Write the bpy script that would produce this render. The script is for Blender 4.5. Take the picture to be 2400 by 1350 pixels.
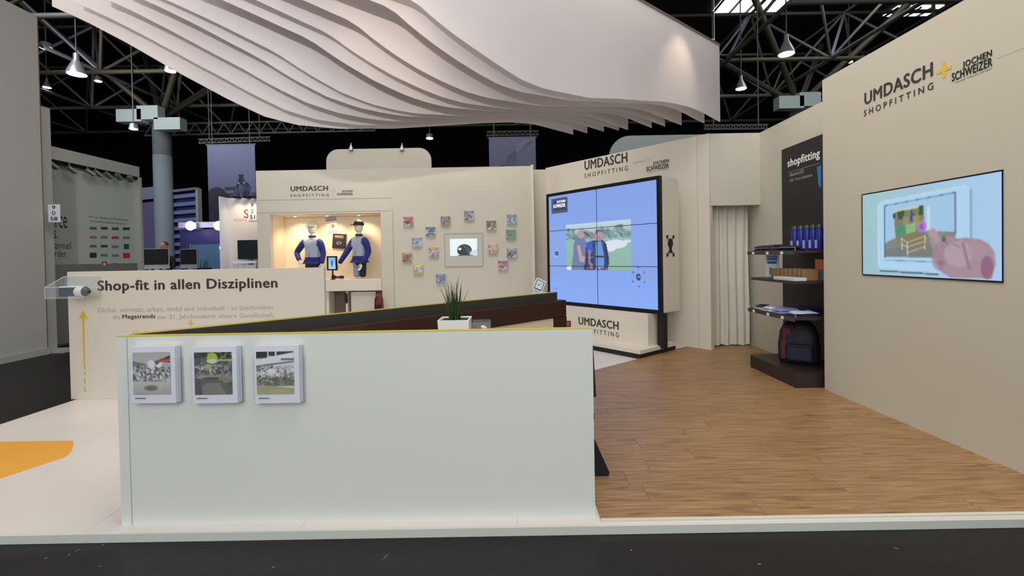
import bpy, bmesh, math, random
import numpy as np
from mathutils import Matrix, Vector
random.seed(7); np.random.seed(7)
for o in list(bpy.data.objects): bpy.data.objects.remove(o)
SC = bpy.context.scene; COL = SC.collection
V = Vector

# ------------------------------------------------------------------ camera
F = 1067.0; CX, CY = 1200.0, 615.0; EYE = V((0, 0, 1.55))
roll = 0.0175
fwd = V((-0.0015, 1, -0.0141)).normalized()
up0 = V((math.sin(roll), 0, math.cos(roll)))
rgt = fwd.cross(up0).normalized(); up = rgt.cross(fwd).normalized()
cd = bpy.data.cameras.new('camera'); cam = bpy.data.objects.new('camera', cd); COL.objects.link(cam)
m = Matrix((rgt, up, -fwd)).transposed().to_4x4(); m.translation = EYE
cam.matrix_world = m
cd.sensor_width = 36; cd.lens = 36 * F / 2400; cd.shift_x = 0; cd.shift_y = (CY - 675) / 2400
cd.clip_end = 200; cd.clip_start = 0.05
SC.camera = cam
# ------------------------------------------------------------------ world, exposure
w = bpy.data.worlds.new('world'); SC.world = w; w.use_nodes = True
w.node_tree.nodes['Background'].inputs[0].default_value = (0.90, 0.95, 1.0, 1)
w.node_tree.nodes['Background'].inputs[1].default_value = 0.45
SC.view_settings.view_transform = 'Standard'; SC.view_settings.look = 'None'
SC.view_settings.exposure = 0.0; SC.view_settings.gamma = 1.0
SC.view_settings.use_curve_mapping = False
SC.cycles.max_bounces = 8

def lamp(name, kind, loc, energy, color, target=None, size=1.0, size_y=None, spot=None, blend=0.6):
    ld = bpy.data.lights.new(name, kind); ld.energy = energy; ld.color = color
    if kind == 'AREA':
        ld.size = size
        if size_y: ld.shape = 'RECTANGLE'; ld.size_y = size_y
    else: ld.shadow_soft_size = size
    if kind == 'SPOT': ld.spot_size = math.radians(spot); ld.spot_blend = blend
    o = bpy.data.objects.new(name, ld); COL.objects.link(o); o.location = loc
    if target is not None:
        o.rotation_euler = (V(target) - V(loc)).to_track_quat('-Z', 'Y').to_euler()
    return o
WARM = (1.0, 0.80, 0.60); NEU = (1.0, 0.94, 0.87); NEUC = (1.0, 0.985, 0.965); COOL = (0.88, 0.95, 1.0)
# unseen area lamps standing in for the hall lighting over aisle and stand
lamp('hall_light', 'AREA', (-3.5, -6, 5.5), 300, NEUC, (-1, 3, 2.6), 6.0)  # both aisle lamps kept low to brighten the canopy's lower strips
lamp('hall_light', 'AREA', (3.0, -6, 5.5), 230, NEUC, (1, 4, 3.0), 6.0)
lamp('stand_light', 'AREA', (-0.6, 5.0, 9.4), 385, NEU, (-0.6, 5.2, 0), 6.5)  # unseen lamp added to light the gaps between the canopy sheets
lamp('stand_light', 'AREA', (-3.6, 4.4, 7.0), 105, (1, .90, .80), (-3.8, 4.6, 0), 2.5)
lamp('stand_light', 'AREA', (0.8, 5.0, 7.0), 50, NEU, (1.6, 5.0, 0), 3.0)
lamp('stand_light', 'AREA', (1.2, 1.2, 7.0), 95, NEU, (3.2, 4.2, 1), 2.0)
lamp('hall_light', 'AREA', (-13, 9.5, 9.5), 460, COOL, (-12, 11.0, 0), 4.0)
lamp('hall_light', 'AREA', (12, 15, 10.5), 110, COOL, (12, 18, 6), 4.0)
lamp('hall_light', 'AREA', (-14, 15, 7.6), 80, COOL, (-12, 20, 10), 3.0)

# ------------------------------------------------------------------ materials
def s2l(c):
    c = c / 255.0
    return c / 12.92 if c <= 0.04045 else ((c + 0.055) / 1.055) ** 2.4
def rgb(r, g, b): return (s2l(r), s2l(g), s2l(b), 1)
MATS = {}
def mat(name, col, rough=0.6, metal=0.0, emit=0.0, noise=0.0, nscale=8.0, bump=0.0, bscale=60.0, spec=0.5, alpha=None, trans=0.0, stretch=(1, 1, 1)):
    if name in MATS: return MATS[name]
    mt = bpy.data.materials.new(name); mt.use_nodes = True; nt = mt.node_tree
    b = nt.nodes['Principled BSDF']; c = rgb(*col) if len(col) == 3 else col
    b.inputs['Base Color'].default_value = c; b.inputs['Roughness'].default_value = rough
    b.inputs['Metallic'].default_value = metal; b.inputs['Specular IOR Level'].default_value = spec
    tc = nt.nodes.new('ShaderNodeTexCoord'); mp = nt.nodes.new('ShaderNodeMapping')
    mp.inputs['Scale'].default_value = stretch
    nt.links.new(tc.outputs['Object'], mp.inputs[0])
    nz = nt.nodes.new('ShaderNodeTexNoise'); nz.inputs['Scale'].default_value = nscale; nz.inputs['Detail'].default_value = 4
    nt.links.new(mp.outputs[0], nz.inputs['Vector'])
    mx = nt.nodes.new('ShaderNodeMixRGB'); mx.blend_type = 'MULTIPLY'
    mx.inputs[0].default_value = max(noise, 0.02)
    mx.inputs[1].default_value = c
    rp = nt.nodes.new('ShaderNodeValToRGB'); rp.color_ramp.elements[0].position = 0.3; rp.color_ramp.elements[1].position = 0.7
    rp.color_ramp.elements[0].color = (0.35, 0.35, 0.35, 1)
    nt.links.new(nz.outputs[0], rp.inputs[0]); nt.links.new(rp.outputs[0], mx.inputs[2])
    nt.links.new(mx.outputs[0], b.inputs['Base Color'])
    if emit > 0:
        b.inputs['Emission Color'].default_value = c; b.inputs['Emission Strength'].default_value = emit
    if bump > 0:
        n2 = nt.nodes.new('ShaderNodeTexNoise'); n2.inputs['Scale'].default_value = bscale
        nt.links.new(mp.outputs[0], n2.inputs['Vector'])
        bp = nt.nodes.new('ShaderNodeBump'); bp.inputs['Strength'].default_value = bump; bp.inputs['Distance'].default_value = 0.01
        nt.links.new(n2.outputs[0], bp.inputs['Height']); nt.links.new(bp.outputs[0], b.inputs['Normal'])
    if trans: b.inputs['Transmission Weight'].default_value = trans; b.inputs['IOR'].default_value = 1.2
    MATS[name] = mt; return mt
WHITE = mat('painted_panel', (207, 202, 188), 0.62, noise=0.05, nscale=1.2)
WHITE2 = mat('painted_panel_fresh', (224, 216, 202), 0.6, noise=0.04, nscale=1.0)
FRONTW = mat('white_laminate', (222, 226, 220), 0.45, noise=0.05, nscale=0.9)
RIGHTW = mat('matt_wall_paint', (202, 196, 178), 0.7, noise=0.05, nscale=0.8)
FLOORW = mat('white_floor_laminate', (228, 220, 214), 0.35, noise=0.05, nscale=1.5)
SEAM = mat('panel_joint', (150, 144, 132), 0.8)
YELLOW = mat('yellow_edging', (196, 180, 70), 0.6)
ORANGE = mat('orange_floor_foil', (240, 172, 60), 0.5, noise=0.04)
DARKG = mat('dark_grey_panel', (50, 49, 44), 0.55, noise=0.08)
BROWN = mat('dark_brown_wood', (56, 28, 17), 0.5, noise=0.35, nscale=3, stretch=(1, 1, 9))
BLACK = mat('black_paint', (14, 13, 14), 0.5)
BLKM = mat('black_metal', (20, 19, 22), 0.35, 0.4)
INK = mat('dark_lettering', (58, 54, 50), 0.7)
INKL = mat('grey_lettering', (186, 178, 160), 0.7)
INKB = mat('black_lettering', (30, 28, 28), 0.7)
GOLD = mat('golden_print', (222, 186, 60), 0.7)
FAINTGOLD = mat('pale_gold_print', (212, 196, 130), 0.7)
WPLAST = mat('white_plastic', (225, 228, 240), 0.35)
GREYW = mat('grey_partition', (170, 170, 169), 0.7, noise=0.06, nscale=0.6)
GREYW2 = mat('grey_green_partition', (150, 156, 150), 0.7, noise=0.06, nscale=0.6)
GREYD = mat('mid_grey_panel', (112, 116, 112), 0.7)
HALLF = mat('hall_asphalt', (28, 23, 21), 0.5, spec=0.35, noise=0.6, nscale=5, bump=0.25, bscale=30, stretch=(0.6, 2.2, 1))
HALLB = mat('hall_black_cloth', (9, 9, 13), 0.95, spec=0.1)
HALLC = mat('hall_roof_deck', (26, 24, 24), 0.9, noise=0.4, nscale=0.3)
STEEL = mat('grey_painted_steel', (106, 104, 98), 0.5, 0.3)
STEELB = mat('brown_painted_steel', (86, 78, 62), 0.5, 0.3)
STEELL = mat('pale_steel', (150, 155, 165), 0.4, 0.4)
CONC = mat('column_paint', (150, 160, 168), 0.7, noise=0.1, nscale=1)
CONC2 = mat('light_box_housing', (196, 206, 202), 0.6)
LAMPW = mat('lamp_glow', (255, 255, 255), emit=7.0)
LAMPS = mat('lamp_glow_soft', (235, 240, 255), emit=2.2)
BRIGHT = mat('floodlight_glow', (255, 250, 255), emit=14.0)
DSHELF = mat('dark_shelf_laminate', (52, 40, 36), 0.45, noise=0.2, nscale=3)
CURT = mat('white_curtain_fabric', (222, 218, 206), 0.85, noise=0.05, bump=0.1, bscale=300)
BLUEM = mat('royal_blue_fabric', (26, 42, 122), 0.75, noise=0.2, nscale=20)
LGREY = mat('light_grey_fabric', (166, 174, 200), 0.8, noise=0.15, nscale=20)
MSKIN = mat('pale_mannequin_finish', (226, 224, 205), 0.55)
DENIM = mat('light_denim', (150, 170, 205), 0.8, noise=0.35, nscale=30)
NAVY = mat('navy_fabric', (28, 34, 70), 0.8, noise=0.2, nscale=20)
RED = mat('red_fabric', (112, 24, 34), 0.6, noise=0.2)
GREEN = mat('grass_blade', (52, 88, 34), 0.5, noise=0.4, nscale=12)
POTM = mat('white_glazed_pot', (238, 240, 236), 0.25)
CREAM = mat('cream_upholstery', (232, 214, 188), 0.7)
SILVER = mat('brushed_silver', (190, 192, 196), 0.35, 0.6)
TAN = mat('kraft_cards', (172, 138, 92), 0.8, noise=0.3, nscale=15)
DGLASS = mat('switched_off_screen', (16, 26, 34), 0.12)
BLUEGL = mat('blue_stand_wall', (34, 30, 92), 0.6, noise=0.2)
HAIRR = mat('auburn_hair', (110, 58, 36), 0.8)
SKIN = mat('skin', (196, 140, 115), 0.6)
SUIT = mat('dark_suit', (22, 22, 28), 0.8)

def glass(name, col, alpha, rough=0.08):
    mt = bpy.data.materials.new(name); mt.use_nodes = True; nt = mt.node_tree; nt.nodes.clear()
    out = nt.nodes.new('ShaderNodeOutputMaterial'); mx = nt.nodes.new('ShaderNodeMixShader')
    t = nt.nodes.new('ShaderNodeBsdfTransparent'); g = nt.nodes.new('ShaderNodeBsdfPrincipled')
    g.inputs['Base Color'].default_value = rgb(*col); g.inputs['Roughness'].default_value = rough
    mx.inputs[0].default_value = alpha
    nt.links.new(t.outputs[0], mx.inputs[1]); nt.links.new(g.outputs[0], mx.inputs[2]); nt.links.new(mx.outputs[0], out.inputs[0])
    return mt
ACRYL = glass('clear_acrylic', (215, 228, 240), 0.08)
POCKET = glass('thin_clear_plastic', (225, 230, 245), 0.05)
FROST = glass('frosted_blue_glass', (90, 130, 170), 0.75, 0.4)

def fabric():
    mt = bpy.data.materials.new('translucent_canopy_fabric'); mt.use_nodes = True; nt = mt.node_tree; nt.nodes.clear()
    out = nt.nodes.new('ShaderNodeOutputMaterial'); mx = nt.nodes.new('ShaderNodeMixShader')
    d = nt.nodes.new('ShaderNodeBsdfDiffuse'); t = nt.nodes.new('ShaderNodeBsdfTranslucent')
    d.inputs[0].default_value = rgb(233, 230, 230); t.inputs[0].default_value = rgb(242, 238, 238)
    mx.inputs[0].default_value = 0.6
    nz = nt.nodes.new('ShaderNodeTexNoise'); nz.inputs['Scale'].default_value = 400
    bp = nt.nodes.new('ShaderNodeBump'); bp.inputs['Strength'].default_value = 0.05
    nt.links.new(nz.outputs[0], bp.inputs['Height']); nt.links.new(bp.outputs[0], d.inputs['Normal'])
    nt.links.new(d.outputs[0], mx.inputs[1]); nt.links.new(t.outputs[0], mx.inputs[2]); nt.links.new(mx.outputs[0], out.inputs[0])
    return mt
FABRIC = fabric()

def woodmat():
    mt = bpy.data.materials.new('oak_laminate'); mt.use_nodes = True; nt = mt.node_tree; b = nt.nodes['Principled BSDF']
    g = nt.nodes.new('ShaderNodeNewGeometry'); oi = nt.nodes.new('ShaderNodeObjectInfo')
    ad = nt.nodes.new('ShaderNodeVectorMath'); ad.operation = 'MULTIPLY_ADD'
    cb = nt.nodes.new('ShaderNodeCombineXYZ'); nt.links.new(oi.outputs['Random'], cb.inputs[0]); nt.links.new(oi.outputs['Random'], cb.inputs[2])
    ad.inputs[1].default_value = (30, 30, 30)
    nt.links.new(cb.outputs[0], ad.inputs[0]); nt.links.new(g.outputs['Position'], ad.inputs[2])
    def nz(scale, st, det=6):
        mp = nt.nodes.new('ShaderNodeMapping'); mp.inputs['Scale'].default_value = st
        nt.links.new(ad.outputs[0], mp.inputs[0]); n = nt.nodes.new('ShaderNodeTexNoise')
        n.inputs['Scale'].default_value = scale; n.inputs['Detail'].default_value = det
        nt.links.new(mp.outputs[0], n.inputs['Vector']); return n
    a = nz(3.4, (1.0, 16, 1)); k = nz(4.0, (1.0, 4.5, 1), 4)
    r1 = nt.nodes.new('ShaderNodeValToRGB'); e = r1.color_ramp.elements
    e[0].position = 0.34; e[0].color = rgb(136, 103, 68); e[1].position = 0.66; e[1].color = rgb(172, 135, 93)
    r2 = nt.nodes.new('ShaderNodeValToRGB'); e = r2.color_ramp.elements
    e[0].position = 0.30; e[0].color = (0.42, 0.36, 0.34, 1); e[1].position = 0.43; e[1].color = (1, 1, 1, 1)
    nt.links.new(a.outputs[0], r1.inputs[0]); nt.links.new(k.outputs[0], r2.inputs[0])
    mx = nt.nodes.new('ShaderNodeMixRGB'); mx.blend_type = 'MULTIPLY'; mx.inputs[0].default_value = 0.5
    nt.links.new(r1.outputs[0], mx.inputs[1]); nt.links.new(r2.outputs[0], mx.inputs[2])
    hs = nt.nodes.new('ShaderNodeHueSaturation'); mr = nt.nodes.new('ShaderNodeMapRange')
    mr.inputs['To Min'].default_value = 0.95; mr.inputs['To Max'].default_value = 1.05
    nt.links.new(oi.outputs['Random'], mr.inputs[0]); nt.links.new(mr.outputs[0], hs.inputs['Value'])
    nt.links.new(mx.outputs[0], hs.inputs['Color']); nt.links.new(hs.outputs[0], b.inputs['Base Color'])
    b.inputs['Roughness'].default_value = 0.42
    return mt
WOOD = woodmat()

def printmat(name, emit=0.0, rough=0.5):
    mt = bpy.data.materials.new(name); mt.use_nodes = True; nt = mt.node_tree; b = nt.nodes['Principled BSDF']
    a = nt.nodes.new('ShaderNodeVertexColor'); a.layer_name = 'ink'
    b.inputs['Roughness'].default_value = rough
    if emit:
        b.inputs['Base Color'].default_value = (0.01, 0.01, 0.01, 1)
        nt.links.new(a.outputs[0], b.inputs['Emission Color']); b.inputs['Emission Strength'].default_value = emit
    else: nt.links.new(a.outputs[0], b.inputs['Base Color'])
    return mt
PRINT = printmat('printed_picture'); SCREEN = printmat('display_picture', 0.9, 0.25)

# ------------------------------------------------------------------ building helpers
WM = {}
def wm(o): return WM.get(o.name, Matrix.Identity(4)) if o else Matrix.Identity(4)
def frame(origin, ux):
    ux = V((ux[0], ux[1], 0)).normalized(); uy = V((-ux.y, ux.x, 0))
    M_ = Matrix((ux, uy, V((0, 0, 1)))).transposed().to_4x4(); M_.translation = V(origin); return M_
def ray(px, py): return (fwd + rgt * ((px - CX) / F) + up * ((CY - py) / F))
def onz(px, py, z=0.0):
    r = ray(px, py); return EYE + r * ((z - EYE.z) / r.z)
def pf(T, px, py, d=0.0):
    """pixel of the photograph -> (along, up) in the plane y=d of frame T"""
    Ti = T.inverted(); e = Ti @ EYE; r = Ti.to_3x3() @ ray(px, py); p = e + r * ((d - e.y) / r.y); return p.x, p.z

class MB:
    def __init__(s, T=None): s.v = []; s.f = []; s.mi = []; s.T = T or Matrix.Identity(4); s.sm = []
    def add(s, vs, fs, mi=0, smooth=False):
        n = len(s.v); s.v += [s.T @ V(p) for p in vs]; s.f += [tuple(i + n for i in f) for f in fs]
        s.mi += [mi] * len(fs); s.sm += [smooth] * len(fs); return s
    def box(s, x0, x1, y0, y1, z0, z1, mi=0, bev=0.0):
        if bev <= 0:
            vs = [(x, y, z) for z in (z0, z1) for y in (y0, y1) for x in (x0, x1)]
            return s.add(vs, [(0, 2, 3, 1), (4, 5, 7, 6), (0, 1, 5, 4), (2, 6, 7, 3), (0, 4, 6, 2), (1, 3, 7, 5)], mi)
        bm = bmesh.new(); bmesh.ops.create_cube(bm, size=1)
        for v in bm.verts: v.co = V(((x0 + x1) / 2 + v.co.x * (x1 - x0), (y0 + y1) / 2 + v.co.y * (y1 - y0), (z0 + z1) / 2 + v.co.z * (z1 - z0)))
        bmesh.ops.bevel(bm, geom=bm.edges[:], offset=bev, segments=2, profile=0.5, affect='EDGES')
        s.bm(bm, mi); return s
    def bm(s, bm, mi=0, smooth=False):
        bm.verts.index_update(); s.add([v.co.copy() for v in bm.verts], [tuple(v.index for v in f.verts) for f in bm.faces], mi, smooth); bm.free()
    def prism(s, pts, y0, y1, mi=0):
        """polygon in x,z extruded along y"""
        n = len(pts); a = sum(pts[i][0] * pts[(i + 1) % n][1] - pts[(i + 1) % n][0] * pts[i][1] for i in range(n))
        if a < 0: pts = pts[::-1]
        vs = [(x, y0, z) for x, z in pts] + [(x, y1, z) for x, z in pts]
        fs = [tuple(range(n)), tuple(range(2 * n - 1, n - 1, -1))] + [(i, i + n, (i + 1) % n + n, (i + 1) % n) for i in range(n)]
        return s.add(vs, fs, mi)
    def slab(s, pts, z0, z1, mi=0):
        n = len(pts); a = sum(pts[i][0] * pts[(i + 1) % n][1] - pts[(i + 1) % n][0] * pts[i][1] for i in range(n))
        if a < 0: pts = pts[::-1]
        vs = [(x, y, z0) for x, y in pts] + [(x, y, z1) for x, y in pts]
        fs = [tuple(range(n - 1, -1, -1)), tuple(range(n, 2 * n))] + [(i, (i + 1) % n, (i + 1) % n + n, i + n) for i in range(n)]
        return s.add(vs, fs, mi)
    def tube(s, p0, p1, r0, r1=None, n=8, mi=0):
        p0 = V(p0); p1 = V(p1); r1 = r0 if r1 is None else r1; d = (p1 - p0).normalized()
        a = d.orthogonal().normalized(); b = d.cross(a); vs = []
        for p, r in ((p0, r0), (p1, r1)):
            for i in range(n):
                t = 2 * math.pi * i / n; vs.append(p + (a * math.cos(t) + b * math.sin(t)) * r)
        s.add(vs, [(i, (i + 1) % n, (i + 1) % n + n, i + n) for i in range(n)], mi, True)
        s.add(vs, [tuple(range(n - 1, -1, -1)), tuple(range(n, 2 * n))], mi); return s
    def lathe(s, c, prof, n=16, mi=0, sx=1, sy=1, axis='z'):
        vs = []
        for r, h in prof:
            for i in range(n):
                t = 2 * math.pi * i / n; p = (r * sx * math.cos(t), r * sy * math.sin(t), h)
                if axis == 'x': p = (p[2], p[0], p[1])
                if axis == 'y': p = (p[0], p[2], p[1])
                vs.append((c[0] + p[0], c[1] + p[1], c[2] + p[2]))
        k = len(prof); fs = [(j * n + i, j * n + (i + 1) % n, (j + 1) * n + (i + 1) % n, (j + 1) * n + i) for j in range(k - 1) for i in range(n)]
        s.add(vs, fs, mi, True); s.add(vs, [tuple(range(n - 1, -1, -1)), tuple(range((k - 1) * n, k * n))], mi); return s
    def ball(s, c, rx, ry, rz, n=14, k=8, mi=0, lo=-1.0, hi=1.0):
        prof = []
        for j in range(k + 1):
            h = lo + (hi - lo) * j / k; a = math.asin(max(-1, min(1, h))); prof.append((max(0.001, math.cos(a)), math.sin(a) * rz))
        return s.lathe(c, prof, n, mi, rx, ry)
    def build(s, name, mats, parent=None, **kw):
        me = bpy.data.meshes.new(name); inv = wm(parent).inverted()
        me.from_pydata([inv @ p for p in s.v], [], s.f)
        for mt in (mats if isinstance(mats, (list, tuple)) else [mats]): me.materials.append(mt)
        me.polygons.foreach_set('material_index', s.mi); me.polygons.foreach_set('use_smooth', s.sm); me.update()
        o = bpy.data.objects.new(name, me); COL.objects.link(o)
        if parent: o.parent = parent; WM[o.name] = wm(parent)
        for k, v in kw.items(): o[k] = v
        return o
def tag(o, label=None, category=None, group=None, kind=None):
    if label: o['label'] = label
    if category: o['category'] = category
    if group: o['group'] = group
    if kind: o['kind'] = kind
    return o
def thing(name, label, cat, loc=(0, 0, 0), group=None, kind=None):
    o = bpy.data.objects.new(name, None); COL.objects.link(o); o.location = loc
    WM[o.name] = Matrix.Translation(V(loc)); return tag(o, label, cat, group, kind)
def struct(name, mb, mt, parent=None): return tag(mb.build(name, mt, parent), kind='structure')
def copy_tree(o, parent=None):
    c = o.copy(); COL.objects.link(c)
    if parent: c.parent = parent
    for ch in o.children: copy_tree(ch, c)
    return c
_tx = {}
def text_geo(body, bold):
    k = (body, bold)
    if k not in _tx:
        cu = bpy.data.curves.new('t', 'FONT'); cu.body = body; cu.resolution_u = 3; cu.space_character = 1 + bold * 2.6
        ob = bpy.data.objects.new('t', cu); me = bpy.data.meshes.new_from_object(ob)
        v0 = [v.co.copy() for v in me.vertices]; f0 = [tuple(p.vertices) for p in me.polygons]; vs, fs = [], []
        for q, (dx, dy) in enumerate([(0, 0)] if bold <= 0 else [(0, 0), (bold, 0), (-bold, 0), (0, bold * .6), (0, -bold * .6)]):
            n = len(vs); vs += [v + V((dx, dy, q)) for v in v0]; fs += [tuple(i + n for i in f) for f in f0]
        _tx[k] = (vs, fs); bpy.data.objects.remove(ob)
    return _tx[k]
def text(body, T, u0, w0, u1, w1, mt, parent, name='lettering', bold=0.0, d=-0.002, **kw):
    """printed line of text filling the given rectangle of frame T"""
    vs, fs = text_geo(body, bold)
    xs = [v.x for v in vs]; ys = [v.y for v in vs]; a, b, c, e = min(xs), max(xs), min(ys), max(ys)
    m_ = MB(T); pts = [(u0 + (v.x - a) / (b - a) * (u1 - u0), d - .0005 * v.z, w0 + (v.y - c) / (e - c) * (w1 - w0)) for v in vs]
    m_.add(pts, fs); return m_.build(name, mt, parent, **kw)
def textpx(body, T, x0, yb, x1, yt, mt, parent, bold=0.0, d=-0.002, name='lettering', **kw):
    a = pf(T, x0, yb, d); b = pf(T, x1, yt, d); return text(body, T, a[0], a[1], b[0], b[1], mt, parent, name, bold, d, **kw)
def textl(body, T, x0, yb, yt, x1, mt, parent, bold=0.0, d=-0.002):
    """left edge given by its foot and head in the photo, right edge by x1"""
    a = pf(T, x0, yb, d); b = pf(T, x0, yt, d); c = pf(T, x1, yb, d); return text(body, T, a[0], a[1], c[0], b[1], mt, parent, 'lettering', bold, d)

# ------------------------------------------------------------------ painted prints (colour attribute on a grid)
class Pic:
    def __init__(s, w, h, col=(255, 255, 255)):
        s.w, s.h = w, h; s.a = np.zeros((h, w, 3)); s.a[:] = col
        s.Y, s.X = np.mgrid[0:h, 0:w]; s.X = s.X / (w - 1); s.Y = s.Y / (h - 1)
    def put(s, mask, col, al=1.0):
        s.a[mask] = s.a[mask] * (1 - al) + np.array(col) * al; return s
    def rect(s, x0, y0, x1, y1, col, al=1.0): return s.put((s.X >= x0) & (s.X <= x1) & (s.Y >= y0) & (s.Y <= y1), col, al)
    def ell(s, cx, cy, rx, ry, col, al=1.0): return s.put(((s.X - cx) / rx) ** 2 + ((s.Y - cy) / ry) ** 2 <= 1, col, al)
    def poly(s, pts, col, al=1.0):
        ins = np.zeros(s.X.shape, bool); n = len(pts)
        for i in range(n):
            (x0, y0), (x1, y1) = pts[i], pts[(i + 1) % n]
            if y0 == y1: continue
            c = ((y0 <= s.Y) & (s.Y < y1)) | ((y1 <= s.Y) & (s.Y < y0))
            ins ^= c & (s.X < (x1 - x0) * (s.Y - y0) / (y1 - y0) + x0)
        return s.put(ins, col, al)
    def line(s, x0, y0, x1, y1, t, col, al=1.0):
        dx, dy = x1 - x0, y1 - y0; L = dx * dx + dy * dy + 1e-9
        q = np.clip(((s.X - x0) * dx + (s.Y - y0) * dy) / L, 0, 1)
        return s.put(((s.X - x0 - q * dx) ** 2 + (s.Y - y0 - q * dy) ** 2) <= t * t, col, al)
    def busy(s, x0, y0, x1, y1, cols, n, sz, al=0.9):
        for _ in range(n):
            x = random.uniform(x0, x1); y = random.uniform(y0, y1); a = random.uniform(.3, 1) * sz; b = random.uniform(.3, 1) * sz
            s.rect(x - a / 2, y - b / 2, min(x + a / 2, x1), min(y + b / 2, y1), random.choice(cols), al)
        return s
    def grad(s, x0, y0, x1, y1, c0, c1):
        m_ = (s.X >= x0) & (s.X <= x1) & (s.Y >= y0) & (s.Y <= y1); t = ((s.Y[m_] - y0) / (y1 - y0))[:, None]
        s.a[m_] = np.array(c0) * (1 - t) + np.array(c1) * t; return s
    def blur(s, n=1):
        for _ in range(n):
            p = np.pad(s.a, ((1, 1), (1, 1), (0, 0)), 'edge'); s.a = (p[:-2, 1:-1] + p[2:, 1:-1] + p[1:-1, :-2] + p[1:-1, 2:] + 2 * p[1:-1, 1:-1]) / 6
        return s
    def build(s, name, T, u0, w0, u1, w1, parent, mt=None, d=-0.002, **kw):
        inv = wm(parent).inverted() @ T
        vs = [inv @ V((u0 + (u1 - u0) * i / (s.w - 1), d, w1 - (w1 - w0) * j / (s.h - 1))) for j in range(s.h) for i in range(s.w)]
        fs = [(j * s.w + i, (j + 1) * s.w + i, (j + 1) * s.w + i + 1, j * s.w + i + 1) for j in range(s.h - 1) for i in range(s.w - 1)]
        me = bpy.data.meshes.new(name); me.from_pydata(vs, [], fs); me.materials.append(mt or PRINT)
        ca = me.color_attributes.new('ink', 'FLOAT_COLOR', 'POINT'); c = np.clip(s.a, 0, 255) / 255
        lin = np.where(c <= .04045, c / 12.92, ((c + .055) / 1.055) ** 2.4).reshape(-1, 3)
        ca.data.foreach_set('color', np.concatenate([lin, np.ones((len(lin), 1))], 1).ravel().astype(np.float32))
        o = bpy.data.objects.new(name, me); COL.objects.link(o)
        if parent: o.parent = parent; WM[o.name] = wm(parent)
        for k, v in kw.items(): o[k] = v
        return o

def skin(name, joints, edges, mats, parent, T=None, sub=1, picker=None, smooth=True):
    """one continuous body: joints {key:(x,y,z,rx,ry)} grown with a Skin modifier"""
    T = T or Matrix.Identity(4); keys = list(joints); inv = wm(parent).inverted() @ T
    me = bpy.data.meshes.new(name); me.from_pydata([joints[k][:3] for k in keys], [(keys.index(a), keys.index(b)) for a, b in edges], [])
    o = bpy.data.objects.new(name, me); COL.objects.link(o)
    md = o.modifiers.new('s', 'SKIN'); md.use_smooth_shade = smooth
    sv = me.skin_vertices[0].data
    for i, k in enumerate(keys):
        j = joints[k]; sv[i].radius = (j[3], j[4] if len(j) > 4 else j[3]); sv[i].use_root = (i == 0)
    s2 = o.modifiers.new('u', 'SUBSURF'); s2.levels = sub; s2.render_levels = sub
    dg = bpy.context.evaluated_depsgraph_get(); nm = bpy.data.meshes.new_from_object(o.evaluated_get(dg))
    bpy.data.objects.remove(o)
    nm.materials.clear()
    for mt in (mats if isinstance(mats, (list, tuple)) else [mats]): nm.materials.append(mt)
    if picker:
        for p in nm.polygons: p.material_index = picker(p.center)
    else:
        for p in nm.polygons: p.material_index = 0
    nm.transform(inv)
    o = bpy.data.objects.new(name, nm); COL.objects.link(o)
    if parent: o.parent = parent; WM[o.name] = wm(parent)
    return o

D1 = V((0.63, -0.777, 0)).normalized(); D2 = V((0.777, 0.63, 0)).normalized()
HT = 3.42
# ================================================================== STRUCTURE
struct('floor', MB().box(-34, 26, -8, 27, -0.25, -0.055), HALLF)
struct('ceiling', MB().box(-34, 26, 2, 27, 13.2, 13.5), HALLC)
struct('wall_back', MB().box(-34, 26, 26.5, 27, -0.055, 13.2), HALLB)
struct('wall_left', MB().box(-34.4, -34, 2, 27, -0.055, 13.2), HALLB)
struct('wall_right', MB().box(26, 26.4, 2, 27, -0.055, 13.2), HALLB)

fl_ = bpy.data.objects['floor']
random.seed(4)
for fx, fy in ((905, 1305), (150, 1268), (240, 1278), (182, 1290), (162, 1300), (108, 1309), (235, 1328), (1480, 1290), (1780, 1322), (2100, 1285), (640, 1330), (18, 900), (48, 925)):
    p = onz(fx, fy, -.055); a = random.uniform(0, 3.1); L_ = .028 if fx == 905 else random.uniform(.005, .012); c_, s_ = math.cos(a), math.sin(a)
    if fx == 905: c_, s_ = .35, .94
    MB().slab([(p.x - L_ * c_, p.y - L_ * s_), (p.x + .003 * s_ - .004, p.y - .003 * c_), (p.x + L_ * c_, p.y + L_ * s_), (p.x - .004 * s_, p.y + .004 * c_)], -.0549, -.0535).build('paint_fleck', mat('fleck_grey', (150, 150, 150) if fx != 905 else (150, 150, 150), .8), fl_)
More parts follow.
